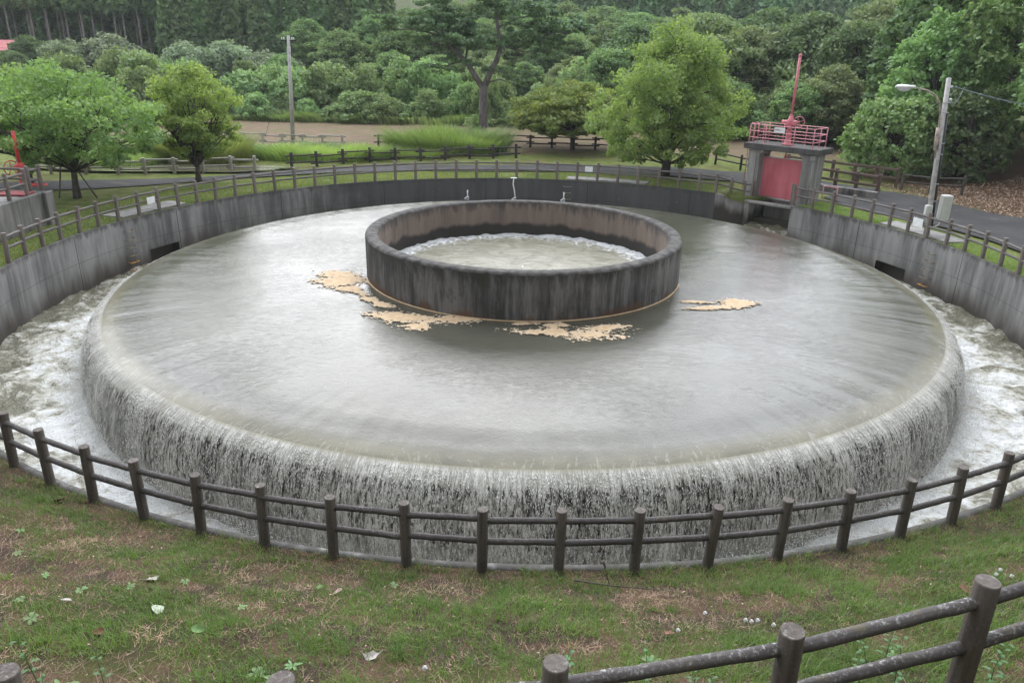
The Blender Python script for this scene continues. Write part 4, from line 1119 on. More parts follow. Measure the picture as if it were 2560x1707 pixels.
def leaf_cloud(cent, rc, n, size, asp=1.7, flat=.45, seed=0, up=.7, outward=None, jit=.5):
    """cent (K,3) cluster centres -> quads; rc cluster radius; n leaves each"""
    r = np.random.default_rng(seed)
    K = len(cent)
    rcs = np.broadcast_to(np.asarray(rc, float), (K,))
    c = np.repeat(cent, n, 0); rr = np.repeat(rcs, n)
    d = r.normal(size=(K * n, 3)); d /= np.linalg.norm(d, axis=1)[:, None]
    rad_ = r.random(K * n) ** .45
    off_ = d * (rad_ * rr)[:, None]; off_[:, 2] *= flat
    P = c + off_
    nrm = r.normal(size=(K * n, 3)) * .75 + np.array([0, 0, up]) + d * np.array([.7, .7, .5])
    nrm /= np.linalg.norm(nrm, axis=1)[:, None]
    a = r.normal(size=(K * n, 3)); a -= (a * nrm).sum(1)[:, None] * nrm; a /= np.linalg.norm(a, axis=1)[:, None]
    b = np.cross(nrm, a)
    s = size * (.6 + .8 * r.random(K * n))[:, None]
    la, lb = a * s * asp * .5, b * s * .5
    V = np.stack([P - la, P + lb - la * .1, P + la, P - lb - la * .1], 1).reshape(-1, 3)
    F = np.arange(K * n * 4).reshape(-1, 4)
    ct = np.repeat(r.random(K), n)
    t = np.clip(.5 * ct + .5 * r.random(K * n), 0, 1)
    return V, F, t
def prof_pts(prof, K, seed, hollow=.5, wob=.3, sx=1., sy=1.):
    """cluster centres in a body of revolution with uneven outline; prof: (z, radius)"""
    r = np.random.default_rng(seed)
    pz = np.array([q[0] for q in prof]); pr_ = np.array([q[1] for q in prof])
    zz = np.linspace(pz[0], pz[-1], 200); w_ = np.interp(zz, pz, pr_) ** 1.6 + .02
    z = r.choice(zz, K, p=w_ / w_.sum()) + r.normal(size=K) * .05
    th = r.random(K) * 6.283
    R_ = np.interp(z, pz, pr_)
    n = fbm2(th / 6.283 * 8 % 8 + seed, z * .5 + seed * 3 + 40, seed + 3, 3)
    R_ = R_ * (1 + wob * (n - .5) * 2.2)
    q = r.random(K) ** hollow
    return np.stack([np.cos(th) * R_ * q * sx, np.sin(th) * R_ * q * sy, z], -1)
def limb(mb, A, B, r0_, r1_, seed, bow=.15, n=7, seg=6):
    r = random.Random(seed); A = Vector(A); B = Vector(B); d = B - A
    off_ = Vector((r.uniform(-1, 1), r.uniform(-1, 1), r.uniform(-.2, .8))) * d.length * bow
    P = []; R_ = []
    for i in range(seg + 1):
        t = i / seg
        P.append(A.lerp(B, t) + off_ * math.sin(math.pi * t) + Vector((r.uniform(-1, 1), r.uniform(-1, 1), r.uniform(-1, 1))) * d.length * .02 * (0 < i < seg))
        R_.append(r0_ * (1 - t) + r1_ * t)
    mb.tube(P, R_, n)
    return P
def tree_parts(seed, prof, trunk, K, n, size, rc=.5, flat=.45, trunk_r=.15, limbs=9, hollow=.5, wob=.3, up=.7, asp=1.7, fork=None, lmat='wood', bmat=None, name='tree', bow=.15, twig=True, thick=7):
    """returns (trunk mesh, crown mesh). trunk = list of points; fork = z where limbs begin"""
    cent = prof_pts(prof, K, seed, hollow, wob)
    r = random.Random(seed)
    V, F, t = leaf_cloud(cent, rc * (.7 + .6 * np.random.default_rng(seed).random(K)), n, size, asp, flat, seed, up)
    crown = mesh_np(name + '_crown', V, F, LM[lmat], False, tint=t)
    mb = MB()
    T = [Vector(p) for p in trunk]
    m = len(T)
    mb.tube(T, [trunk_r * (1.25 if i == 0 else 1 - .55 * i / (m - 1)) for i in range(m)], 10)
    fz = fork if fork is not None else T[-1].z * .6
    idx = list(range(K)); r.shuffle(idx)
    for q in idx[:limbs]:
        B = Vector(cent[q])
        tz = max(fz, min(T[-1].z, B.z - .8 * math.hypot(B.x, B.y) * r.uniform(.4, 1)))
        # point on the trunk at tz
        for i in range(m - 1):
            if T[i].z <= tz <= T[i + 1].z or i == m - 2:
                s_ = min(1, max(0, (tz - T[i].z) / max(1e-3, T[i + 1].z - T[i].z))); A = T[i].lerp(T[i + 1], s_); break
        P = limb(mb, A, B, trunk_r * (r.uniform(.42, .62) if idx.index(q) < thick else r.uniform(.16, .3)), .014, r.random(), bow)
        if twig:
            for k in (3, 4, 5):
                C2 = Vector(cent[r.choice(idx)])
                if (C2 - P[k]).length < 2.2: limb(mb, P[k], C2, trunk_r * .14, .01, r.random(), .1, 5, 4)
    return mb.mesh(name + '_trunk', bmat or M_bark), crown
def put_tree(name, parts, x, y, label, cat='tree', group=None, s=1., rz=None, dz=-.05, sz=None):
    e = empty(name, (x, y, float(ground_h(x, y)) + dz), random.random() * 6.28 if rz is None else rz, label=label, cat=cat, group=group)
    e.scale = (s, s, sz or s)
    place('trunk', parts[0], e); place('crown', parts[1], e)
    return e
T3 = lambda h, lean=(0, 0): [(0, 0, -.2), (lean[0] * .3, lean[1] * .3, h * .35), (lean[0] * .7, lean[1] * .7, h * .7), (lean[0], lean[1], h)]

# --- the near garden trees
pt = tree_parts(1, [(1.4, 1.8), (2.0, 3.1), (2.9, 3.6), (3.9, 3.3), (4.8, 2.2), (5.5, .9)], [(0, 0, -.2), (.02, 0, .6), (.06, 0, 1.3), (.1, 0, 1.9)], 210, 100, .1, .58, .5, .17, 60, .5, .5, lmat='cherry', fork=1.2, thick=8, bmat=M_bark, bow=.1)
e = put_tree('cherry_tree', pt, -19.44, 8.43, 'wide green cherry tree with two wooden stakes, beside the left rim fence', rz=.4)
ms = MB()
for dx, dy, tx in ((-.75, -.1, -.45), (.8, .2, .1)):
    ms.tube([(dx, dy, -.1), (tx, 0, 1.45)], .035, 8)
ms.tube([(-.7, -.05, 1.35), (.2, 0, 1.42)], .03, 8)
ms.build('stakes', M_post, label='two leaning stakes with a crossbar propping the wide cherry tree', cat='tree stakes').location = (-19.44, 8.43, 0)
pt = tree_parts(2, [(1.35, .9), (2.0, 1.8), (3.0, 2.25), (4.0, 2.1), (5.0, 1.2), (5.7, .4)], [(0, 0, -.2), (0, 0, .35), (.03, 0, .8)], 190, 100, .085, .42, .6, .19, 64, .5, .5, lmat='cherry2', fork=.5, bmat=M_bark, up=.4, bow=.06, thick=10)
put_tree('cherry_tree', pt, -15.92, 13.03, 'vase-shaped bright green tree behind the left rim fence', rz=1.2)
pt = tree_parts(3, [(1.6, 2.0), (2.2, 3.3), (3.2, 3.6), (4.3, 2.8), (5.3, 1.1)], [(0, 0, -.2), (0, 0, .6), (-.05, 0, 1.3), (-.1, 0, 1.8)], 190, 100, .105, .56, .5, .18, 46, .5, .5, lmat='cherry', fork=1.2, thick=8, bow=.1)
put_tree('cherry_tree', pt, -23.4, 11.6, 'dark-trunked cherry tree at the left edge behind the red hand-wheel gate', rz=2.2)
pt = tree_parts(4, [(.9, 2.4), (1.6, 3.6), (2.8, 4.0), (4.2, 3.6), (5.6, 3.0), (6.9, 1.9), (8.1, .35)], T3(6.2, (.3, 0)), 360, 110, .1, .54, .7, .22, 70, .5, .6, lmat='maple', fork=.7, bmat=M_bark, up=.4, bow=.1)
put_tree('maple_tree', pt, 7.95, 17.83, 'large light green tree with low spreading limbs left of the gate tower', rz=.3)
pt = tree_parts(5, [(1.2, 2.9), (1.7, 4.0), (2.5, 4.2), (3.3, 3.5), (4.3, 1.3)], T3(3.0), 420, 60, .14, .65, .28, .17, 20, .5, .3, lmat='olive', fork=1.3, bow=.1)
put_tree('spreading_tree', pt, 3.55, 28.6, 'low layered olive-green tree behind the long dark fence', rz=1)

# --- tall forked tree with open umbrella crown
def big_tree():
    mb = MB()
    def tb(P, r): mb.tube([Vector(p) for p in P], r, 10)
    tb([(0, 0, -.3), (.02, 0, .5), (-.02, 0, 2.0), (0, 0, 3.3), (.06, 0, 3.9)], [.46, .34, .31, .3, .3])
    tb([(0, 0, 3.6), (-.7, .1, 4.6), (-1.35, .1, 5.5), (-2.1, 0, 6.2), (-2.9, -.1, 7.1), (-3.9, -.2, 7.8)], [.24, .2, .17, .14, .1, .05])
    tb([(.05, 0, 3.7), (.45, 0, 4.7), (.95, .1, 5.6), (1.25, .1, 6.6), (1.0, .2, 7.8), (.8, .2, 9.2), (.9, 0, 10.4)], [.26, .23, .2, .17, .13, .1, .05])
    br = [((-1.35, .1, 5.5), (-1.2, .3, 6.4), (-.8, .4, 7.3), .1), ((-1.35, .1, 5.5), (-2.4, -.4, 5.3), (-3.4, -.8, 4.7), .08), ((-2.1, 0, 6.2), (-3.4, .5, 6.6), (-5.0, .8, 6.5), .09), ((-2.9, -.1, 7.1), (-4.8, -.6, 7.6), (-6.6, -.8, 7.5), .08),
          ((-2.9, -.1, 7.1), (-3.2, 1.2, 8.2), (-3.6, 1.8, 9.2), .08), ((1.25, .1, 6.5), (2.4, .4, 6.9), (4.0, .6, 7.2), .09), ((1.25, .1, 6.6), (.2, -.4, 6.4), (-.7, -.8, 6.5), .08), ((1.0, .2, 7.8), (2.3, -.5, 8.4), (4.2, -.9, 8.8), .08),
          ((1.25, .1, 6.6), (3.0, .2, 6.2), (5.3, .3, 6.3), .07), ((.8, .2, 9.2), (-.6, .4, 9.8), (-1.8, .6, 10.0), .06), ((-1.2, .3, 6.4), (-2.0, 1.0, 7.2), (-2.4, 1.6, 7.8), .06), ((.1, 0, 4.0), (1.2, -.4, 4.3), (2.3, -.8, 4.0), .06), ((4.0, .6, 7.2), (5.2, .5, 7.6), (6.2, .3, 7.5), .05)]
    tips = []
    for A, B, C, r_ in br:
        tb([A, B, C], [r_, r_ * .75, r_ * .35]); tips += [B, C, tuple((np.array(B) + np.array(C)) / 2)]
    rr = np.random.default_rng(5)
    cs = []
    for tx, ty, tz in tips + [(-3.9, -.2, 7.8), (-3.4, 0, 7.5), (.9, 0, 10.4), (.8, .2, 9.2), (1.0, .2, 8.4)]:
        if tz < 5.6: k = 3
        else: k = 11
        for _ in range(k):
            p_ = np.array([tx, ty, tz]) + rr.normal(size=3) * np.array([.95, .95, .3]) + np.array([0, 0, .45])
            cs.append(p_)
    cs = np.array(cs)
    V, F, t = leaf_cloud(cs, .5, 60, .16, 1.5, .35, 5, .9)
    return mb.mesh('big_trunk', M_barkg), mesh_np('big_crown', V, F, LM['big'], tint=t)
put_tree('forked_tree', big_tree(), -2.8, 34.5, 'tall forked grey-trunked tree with an open dark green crown behind the ring', rz=0)
# ivy shoots at its foot
V, F, t = leaf_cloud(prof_pts([(.1, .9), (.8, .8), (1.6, .3)], 26, 77), .35, 40, .14, 1.5, .8, 78)
me_b = mesh_np('shrub', V, F, LM['bush'], tint=t)
place('shrub', me_b, None, (-3.6, 34.6, 0), label='small leafy shrub at the foot of the tall forked tree', cat='shrub')

# --- forest edge behind the dry field
VAR = {}
def var(kind):
    if kind in VAR: return VAR[kind]
    out = []
    spec = {
        'bush': (3, lambda s: tree_parts(100 + s, [(.1, 1.5), (.8, 1.9), (1.7, 1.6), (2.6, .7)], [(0, 0, -.2), (0, 0, .8), (0, 0, 1.6)], 110, 80, .13, .4, .8, .06, 6, .4, .95, lmat='bush', name='bush', up=.5)),
        'wood': (3, lambda s: tree_parts(120 + s, [(1.2, 1.6), (2.6, 3.0), (4.5, 3.4), (6.4, 2.8), (8.2, 1.0)], T3(5), 300, 95, .18, .72, .5, .2, 10, .4, .75, lmat='wood', name='wood')),
        'olivew': (3, lambda s: tree_parts(140 + s, [(1.4, 1.6), (2.8, 3.0), (4.8, 3.6), (6.6, 3.0), (8.4, 1.0)], T3(5), 300, 95, .17, .72, .5, .2, 12, .4, .7, lmat='olivew', name='olive_wood')),
        'dark': (2, lambda s: tree_parts(160 + s, [(.8, 1.8), (2.6, 3.2), (5, 3.6), (7.2, 2.8), (9, 1.0)], T3(6), 290, 95, .19, .82, .45, .22, 12, .4, .42, lmat='dark', name='dark_wood')),
        'willow': (2, lambda s: tree_parts(180 + s, [(1.0, 2.4), (2.4, 3.4), (4, 3.2), (5.4, 2.2), (6.4, .8)], T3(4), 150, 90, .22, .95, .7, .25, 12, .35, .55, lmat='willow', name='willow', asp=2.5)),
    }[kind]
    for s_ in range(spec[0]): out.append(spec[1](s_))
    VAR[kind] = out; return out
def cedar_mesh(seed, h=13, base=.12, r0_=2.0, tiers=34, size=.42, lm='cedar', n=16, bare=True):
    r = np.random.default_rng(seed); cs = []
    for k in range(tiers):
        z = h * (base + (1 - base) * k / (tiers - 1)); f = 1 - (z / h - base) / (1 - base)
        R_ = r0_ * (f ** .75) * (.85 + .3 * r.random()) + .12
        m = max(3, int(9 * f + 3))
        for a in r.random(m) * 6.283:
            for q in (.45, .95):
                cs.append((math.cos(a) * R_ * q, math.sin(a) * R_ * q, z - R_ * q * .38 + r.normal() * .1))
    V, F, t = leaf_cloud(np.array(cs), .42 * r0_ / 2, n, size, 2.0, .8, seed, .3)
    mb = MB(); mb.tube([(0, 0, -.3), (0.05, 0, h * .4), (0, 0, h * .97)], [.2, .14, .03], 8)
    return mb.mesh('cedar_trunk', M_barkp if bare else M_bark), mesh_np('cedar_crown', V, F, LM[lm], tint=t)
rg_ = random.Random(11)
def jitter(a): return rg_.uniform(-a, a)
GB = 'bushes along the forest edge'
descB = ['rounded pale green bush along the edge of the dry field', 'rounded pale green bush along the edge of the dry field']
for i, x in enumerate(np.arange(-40, 34, 2.35)):
    y = 45.5 + jitter(1.2) + (2.5 if x > 14 else 0) * 0
    if x > 14: y = 40 - (x - 14) * .35 + jitter(1)
    put_tree('bush', rg_.choice(var('bush')), x + jitter(.9), y, 'leafy green bush in the row along the far edge of the dry field', 'bush', GB, s=rg_.uniform(.6, 1.2), sz=rg_.uniform(.55, 1.45))
for i, x in enumerate(np.arange(-44, 30, 3.0)):
    y = 49.5 + jitter(1.5) - (6 if x > 14 else 0)
    put_tree('bush', rg_.choice(var('bush')), x + jitter(1), y, 'tall bush in the second row of scrub behind the dry field', 'bush', 'second row of scrub', s=rg_.uniform(1.0, 1.7), sz=rg_.uniform(1.0, 2.0))
GW_ = 'broadleaved trees behind the scrub'
for x, y, k, s in [(-24, 57, 'wood', .72), (-18.5, 56, 'dark', .62), (-13, 57, 'wood', .8), (-8.5, 58, 'wood', .78), (-4, 60, 'olivew', .85), (0.5, 56, 'wood', .72), (5, 58, 'olivew', .75), (-29, 60, 'wood', .6), (-20, 66, 'wood', .95), (-14, 68, 'wood', 1.1), (-8, 70, 'wood', 1.1), (-1, 70, 'wood', .95), (6, 68, 'wood', .95), (12, 62, 'olivew', .9),
                   (-34, 55, 'dark', .45), (-40, 56, 'dark', .45), (3, 64, 'dark', .8), (-26, 74, 'wood', 1.0), (10, 74, 'wood', 1.0), (-18, 78, 'wood', 1.05), (-10, 80, 'wood', 1.1), (-3, 80, 'wood', 1.05), (5, 82, 'wood', 1.0)]:
    put_tree('forest_tree', rg_.choice(var(k)), x, y, {'wood': 'mid-green broadleaved tree in the wood behind the scrub', 'dark': 'dark green tree in the wood behind the scrub', 'olivew': 'olive-green tree in the wood behind the scrub'}[k], 'tree', GW_ + (' (dark)' if k == 'dark' else ' (olive)' if k == 'olivew' else ''), s=s * .82)
# willows on the left
for i, (x, y, s) in enumerate([(-51, 66, .78), (-47, 68, .85), (-42.5, 66, .62), (-36.5, 64, .8), (-33, 66, .8), (-28.5, 64, .68), (-26.5, 66, .55)]):
    put_tree('willow', rg_.choice(var('willow')), x, y, 'rounded silver-green willow in front of the dark cedars on the left', 'willow', 'willows before the cedars', s=s)
for x, y, s in [(-55, 66, .6), (-53.5, 60, .5), (-48, 60, .55), (-42, 60, .5), (-52, 58, .5)]:
    put_tree('forest_tree', rg_.choice(var('dark')), x, y, 'dark rounded tree below the willows on the left', 'tree', 'dark trees below the willows', s=s)
# cedars: bare pale trunks far left, full green to the ground further right
ced = [cedar_mesh(s, 20, .46, 1.9, 26) for s in (1, 2)]
cedf = [cedar_mesh(s, 13.5, .06, 2.1, 34, bare=False) for s in (4, 5, 6)]
for i in range(34):
    x = -84 + (i % 17) * 2.15 + jitter(.7); y = 88 + (i // 17) * 5 + jitter(1.5)
    put_tree('cedar', rg_.choice(ced), x, y, 'tall cedar with a bare pale trunk in the stand at the far left', 'cedar', 'bare-trunked cedars at the far left', s=rg_.uniform(.8, .92))
for i in range(50):
    x = -47 + (i % 13) * 2.3 + jitter(.8); y = 84 + (i // 13) * 4.5 + jitter(1.5)
    put_tree('cedar', rg_.choice(cedf), x, y, 'dark green cedar feathered to the ground on the slope left of centre', 'cedar', 'full dark cedars left of centre', s=rg_.uniform(.78, .92))
for i in range(26):
    x = -86 + (i % 26) * 2.6 + jitter(.8)
    put_tree('cedar', rg_.choice(cedf), x, 101 + jitter(2), 'dark cedar closing the back of the stand on the left', 'cedar', 'cedars closing the stand', s=.95)
# small distant conifers and hillside wood
con = [cedar_mesh(s, 9, .04, 1.7, 20, .5, 'conifer', 12, bare=False) for s in (8, 9)]
for i in range(120):
    x = -6 + (i % 24) * 3.6 + jitter(1.3); y = 112 + (i // 24) * 11 + jitter(3)
    put_tree('conifer', rg_.choice(con), x * (1 + (y - 112) * .004), y, 'small bluish-green conifer on the distant hillside', 'conifer', 'conifers on the distant hillside', s=rg_.uniform(.95, 1.4))
for i in range(30):
    x = -26 + (i % 15) * 4.2 + jitter(1.5); y = 90 + (i // 15) * 7 + jitter(2)
    put_tree('forest_tree', rg_.choice(var('wood')), x, y, 'broadleaved tree high on the slope at the back', 'tree', 'broadleaved trees on the back slope', s=rg_.uniform(.75, 1.0))
# right of centre: dark rounded trees behind the gate tower
for x, y, k, s, lb in [(10.5, 50, 'dark', .95, 'dark rounded tree behind the light green tree'), (15.5, 46, 'olivew', 1.1, 'broad olive-green tree directly behind the pink stem'), (20.5, 47, 'olivew', 1.0, 'olive-green tree behind and right of the pink stem'), (25, 46, 'dark', 1.05, 'dark tree between the olive trees and the vines'),
                       (15.5, 37, 'wood', .58, 'low round green tree just behind the pink railing'), (19.8, 33, 'wood', .55, 'low green tree right of the gate tower'), (22.5, 33.5, 'olivew', .68, 'yellowish-green tree between the gate tower and the lamp post'), (13, 42, 'dark', .7, 'dark low tree filling in behind the pink stem'),
                       (27, 40, 'dark', .95, 'dark tree behind the vine-covered thicket'), (30, 34, 'dark', 1.1, 'dark tall tree left of the vine curtain'), (8, 46, 'wood', .8, 'mid-green tree behind the layered olive tree'), (34, 52, 'olivew', 1.3, 'tall olive tree at the back right'), (40, 46, 'dark', 1.2, 'dark tall tree at the far back right'), (24, 56, 'dark', 1.1, 'dark tree at the back above the olive trees')]:
    put_tree('forest_tree', rg_.choice(var(k)), x, y, lb, 'tree', s=s)
# --- vine-hung thicket on the right
def vine_mass(seed, cx, cy, rx, ry, h, K, n, label, size=.17, lm='vine', z0=.6, hang=10, name='vine_tree'):
    r = np.random.default_rng(seed)
    cs = []
    for _ in range(K):
        th = r.random() * 6.283; u = r.random() ** .8
        z = z0 + (h - z0) * u; f = math.sqrt(max(0, 1 - ((z / h) * 1.02 - .45) ** 2 / .38)) if True else 1
        nz = .78 + .45 * float(fbm2(np.array([th * 1.3 + seed]), np.array([z * .45 + 20]), seed, 3)[0])
        q = .8 + .2 * r.random()
        cs.append((math.cos(th) * rx * f * nz * q, math.sin(th) * ry * f * nz * q, z + r.normal() * .15))
    cs = np.array(cs)
    V, F, t = leaf_cloud(cs, .5, n, size, 1.25, .6, seed, .35)
    Vs, Fs, ts = [V], [F], [t]; o_ = len(V)
    for k in range(hang):                      # drooping curtains of vine
        a = r.random() * 6.283; zz = h * (.45 + .3 * r.random()); L_ = 1.2 + 2.2 * r.random()
        bx, by = math.cos(a) * rx * .98, math.sin(a) * ry * .98
        hc = np.array([(bx + r.normal() * .08, by + r.normal() * .08, zz - L_ * i / 12) for i in range(13)])
        V, F, t = leaf_cloud(hc, .16, 22, size, 1.2, 1.0, seed + k, .1)
        Vs.append(V); Fs.append(F + o_); ts.append(t); o_ += len(V)
    crown = mesh_np('vine_crown', np.concatenate(Vs), np.concatenate(Fs), LM[lm], tint=np.concatenate(ts))
    mb = MB(); mb.tube([(0, 0, -.3), (.2, 0, h * .3), (0, 0, h * .75)], [.3, .22, .1], 10)
    rr = random.Random(seed)
    for q in range(16):
        B = Vector(cs[rr.randrange(K)]); limb(mb, (0.1, 0, h * rr.uniform(.2, .55)), B, .09, .02, rr.random(), .12)
    tr = mb.mesh('vine_trunk', M_bark)
    put_tree(name, (tr, crown), cx, cy, label, rz=0)
vine_mass(1, 29.5, 20.5, 5.2, 4.2, 11.5, 620, 46, 'tall tree smothered in bright vine leaves at the right edge', .2, hang=16)
vine_mass(2, 24.8, 22.8, 3.2, 2.8, 8.6, 380, 44, 'tall vine-covered tree behind the lamp post', .18, hang=8)
vine_mass(3, 21.2, 19.8, 2.6, 2.3, 4.2, 260, 46, 'low leafy thicket left of the lamp post behind the log fence', .16, 'vine', .2, 2, name='thicket')
vine_mass(4, 24.5, 18.6, 2.4, 1.8, 4.6, 200, 40, 'dark shady undergrowth right of the lamp post', .15, 'dark', .2, 4, name='thicket')
vine_mass(5, 31, 27, 5, 4.5, 14, 520, 46, 'highest vine-covered tree at the upper right corner', .24, hang=6)
vine_mass(6, 28.6, 15.6, 3.8, 2.6, 8.2, 360, 44, 'vine-covered tree overhanging the leaf litter at the right edge', .17, z0=3.6, hang=18)
vine_mass(7, 25.8, 27.5, 3.0, 2.6, 10.5, 320, 42, 'dark tall tree behind the vine-covered tree by the lamp', .24, 'dark', 1.0, 2)
# --- reeds, wild grass
def blades(P, L_, wdt, lean, seed, curve=.35, segs=2):
    """P (N,3) roots. returns V,F (quads), tapering blades"""
    r = np.random.default_rng(seed); n = len(P)
    L_ = np.broadcast_to(L_, (n,)); az = r.random(n) * 6.283
    ln = lean * (.3 + r.random(n)); dx = np.cos(az); dy = np.sin(az)
    sa = az + 1.57 + r.normal(size=n) * .5; sx = np.cos(sa) * wdt; sy = np.sin(sa) * wdt
    Vs = []
    for k in range(segs + 1):
        t = k / segs; h = L_ * t * (1 - .25 * ln * t); o_ = L_ * (ln * t * t * (1 + curve)); ww = (1 - t * .85)
        for sgn in (-1, 1):
            Vs.append(np.stack([P[:, 0] + dx * o_ + sgn * sx * ww, P[:, 1] + dy * o_ + sgn * sy * ww, P[:, 2] + h], -1))
    V = np.stack(Vs, 1).reshape(-1, 3); m = 2 * (segs + 1)
    b = (np.arange(n) * m)[:, None]
    F = np.concatenate([b + np.array([2 * k, 2 * k + 1, 2 * k + 3, 2 * k + 2]) for k in range(segs)], 1).reshape(-1, 4)
    return V, F
def repf(t, segs): return np.repeat(t, segs)
LM['reed'] = leafmat('reed_blades', (.07, .115, .03), (.22, .26, .075), .35)
LM['wild'] = leafmat('wild_grass', (.07, .12, .03), (.22, .24, .1), .35)
def patch(n, cx, cy, rx, ry, seed, hmin, hmax, wd, lean, lm, name, label, z=None):
    r = np.random.default_rng(seed); a = r.random(n) * 6.283; q = np.sqrt(r.random(n)) * (.65 + .7 * fbm2(a * 1.3 + seed, a * 0 + seed * 2.2, seed, 3))
    x = cx + np.cos(a) * q * rx + r.normal(size=n) * .15; y = cy + np.sin(a) * q * ry + r.normal(size=n) * .15
    hh = (hmin + (hmax - hmin) * fbm2(x * .6 + 60, y * .6 + 60, seed)) * (.7 + .5 * r.random(n))
    V, F = blades(np.stack([x, y, ground_h(x, y) - .02], -1), hh, wd, lean, seed)
    t = np.clip(fbm2(x * .5 + 80, y * .5 + 80, seed + 1) * .8 + r.random(n) * .4 - .1, 0, 1)
    return place(name, mesh_np(name, V, F, LM[lm], tint=repf(t, 2)), kind='stuff', label=label, cat='grass')
patch(5500, -18.6, 20.4, 2.6, 2.3, 1, .6, 1.9, .028, .4, 'reed', 'reeds', 'tall bright green reeds behind the vase-shaped tree')
patch(6000, -12.5, 22.6, 4.3, 2.0, 2, .3, 1.3, .026, .45, 'reed', 'reeds', 'bright green reed bed left of the dark tarred fence')
patch(5500, -4.6, 25.9, 3.6, 1.7, 3, .5, 2.3, .03, .45, 'reed', 'reeds', 'tall bright green reed clump in front of the forked tree')
patch(5000, -7.6, 23.4, 3.0, 1.0, 4, .3, .9, .018, .35, 'reed', 'reeds', 'short green reeds behind the tarred fence')
patch(9000, -23.5, 19.6, 4.2, 3.0, 5, .3, 1.0, .02, .4, 'wild', 'wild_grass', 'rough pale wild grass beyond the pond on the left')
patch(14000, -6, 44.6, 34, 1.6, 6, .2, 1.4, .06, .6, 'wild', 'wild_grass', 'strip of rank green grass along the far edge of the field')
patch(2500, 11.0, 12.75, .8, .6, 7, .2, .6, .015, .6, 'wild', 'wild_grass', 'tuft of weeds drooping over the wing wall beside the gate')
# short turf on the lawns behind the rim
r = np.random.default_rng(91)
def lawn(n, seed, hmin, hmax, dens_fn, lm, name, label, wd=.012, lean=.6):
    r = np.random.default_rng(seed)
    P = dens_fn(r, n); x, y = P[:, 0], P[:, 1]
    hh = hmin + (hmax - hmin) * r.random(len(x)) * (.4 + fbm2(x * .8 + 50, y * .8 + 50, seed))
    V, F = blades(np.stack([x, y, ground_h(x, y) - .01], -1), hh, wd, lean, seed, segs=1)
    t = np.clip(fbm2(x * .7 + 80, y * .7 + 80, seed + 1) * .9 + r.random(len(x)) * .3 - .1, 0, 1)
    return place(name, mesh_np(name, V, F, LM[lm], tint=repf(t, 1)), kind='stuff', label=label, cat='grass')
LM['turf'] = leafmat('turf_blades', (.06, .1, .02), (.17, .2, .05), .3)
def far_lawn(r, n):
    a = np.radians(r.uniform(35, 188, n)); q = 16.14 + r.random(n) ** 1.3 * 3.4
    P = np.stack([q * np.cos(a), q * np.sin(a)], -1)
    m = fbm2(P[:, 0] * .7 + 30, P[:, 1] * .7 + 30, 5) + r.random(n) * .25 > .5
    d = np.degrees(a)
    m &= ~(((d > 39) & (d < 54)) | ((q < 17.4) & (((d > 151.5) & (d < 163.5)) | ((d > 66.5) & (d < 81.8)))))
    return P[m]
lawn(110000, 92, .03, .1, far_lawn, 'turf', 'lawn', 'short mown grass between the rim fence and the path', .014)
def right_lawn(r, n):
    a = np.radians(r.uniform(-12, 38.5, n)); q = 16.14 + r.random(n) ** 1.2 * 1.5
    P = np.stack([q * np.cos(a), q * np.sin(a)], -1); d = np.degrees(a)
    m = (fbm2(P[:, 0] * 1.1 + 30, P[:, 1] * 1.1 + 30, 8) + r.random(n) * .25 > .52) & ~((d > 11.5) & (d < 24.6) & (q < 17.35))
    return P[m]
lawn(40000, 93, .03, .12, right_lawn, 'turf', 'lawn', 'narrow grass verge between the right rim fence and the asphalt', .012)

# ------------------------------------------------------------------ foreground bank
LM['turfn'] = leafmat('bank_grass', (.026, .055, .011), (.115, .165, .034), .32)
LM['straw'] = leafmat('dry_straw', (.06, .036, .02), (.26, .165, .09), .12)
LM['weed'] = leafmat('weed_leaves', (.045, .1, .025), (.11, .175, .05), .3)
def bank_pts(r, n, near_pow=1.0):
    x = r.uniform(-13.5, 13.5, n); y = r.uniform(-24.0, -8.8, n)
    q = np.hypot(x, y)
    # keep what the photo can see: a wedge in front of the viewer
    m = (q > 16.12) & (np.abs(x + .3) < (y + 26.2) * .95 + .6)
    return x[m], y[m]
def bank_grass(n, seed, thr, hmin, hmax, wd, lean, lm, name, label, inv=False, segs=2, cl=.0, soft=.35, region=None):
    r = np.random.default_rng(seed)
    x, y = bank_pts(r, n)
    big = fbm2(x * .75 + 33, y * .95 + 70, 201, 4); mid = fbm2(x * 2.6 + 11, y * 2.6 + 90, 203, 3)
    f = big * .4 + mid * .6
    f = f + .06 * smooth(-4, 6, x)
    if inv: f = 1 - f
    m = (f + (r.random(len(x)) - .5) * soft) > thr
    if region is not None: m &= region(x, y)
    x, y, f = x[m], y[m], f[m]
    if cl: # pull into tufts
        gx = np.floor(x / cl); gy = np.floor(y / cl); rr = np.random.default_rng(5).random((97, 89, 2))
        cx = (gx + .2 + .6 * rr[(gx.astype(int)) % 97, (gy.astype(int)) % 89, 0]) * cl; cy_ = (gy + .2 + .6 * rr[(gx.astype(int)) % 97, (gy.astype(int)) % 89, 1]) * cl
        k = r.random(len(x)) ** .6 * .75
        x = x * (1 - k) + cx * k; y = y * (1 - k) + cy_ * k
    hh = (hmin + (hmax - hmin) * r.random(len(x)) ** 1.6) * (.55 + .9 * np.clip((f - .35) * 2.2, 0, 1))
    V, F = blades(np.stack([x, y, ground_h(x, y) - .008], -1), hh, wd, lean, seed, segs=segs)
    t = np.clip(fbm2(x * 1.4 + 80, y * 1.4 + 80, seed + 1) * .9 + r.random(len(x)) * .5 - .2, 0, 1)
    return place(name, mesh_np(name, V, F, LM[lm], tint=repf(t, segs)), kind='stuff', label=label, cat='grass')
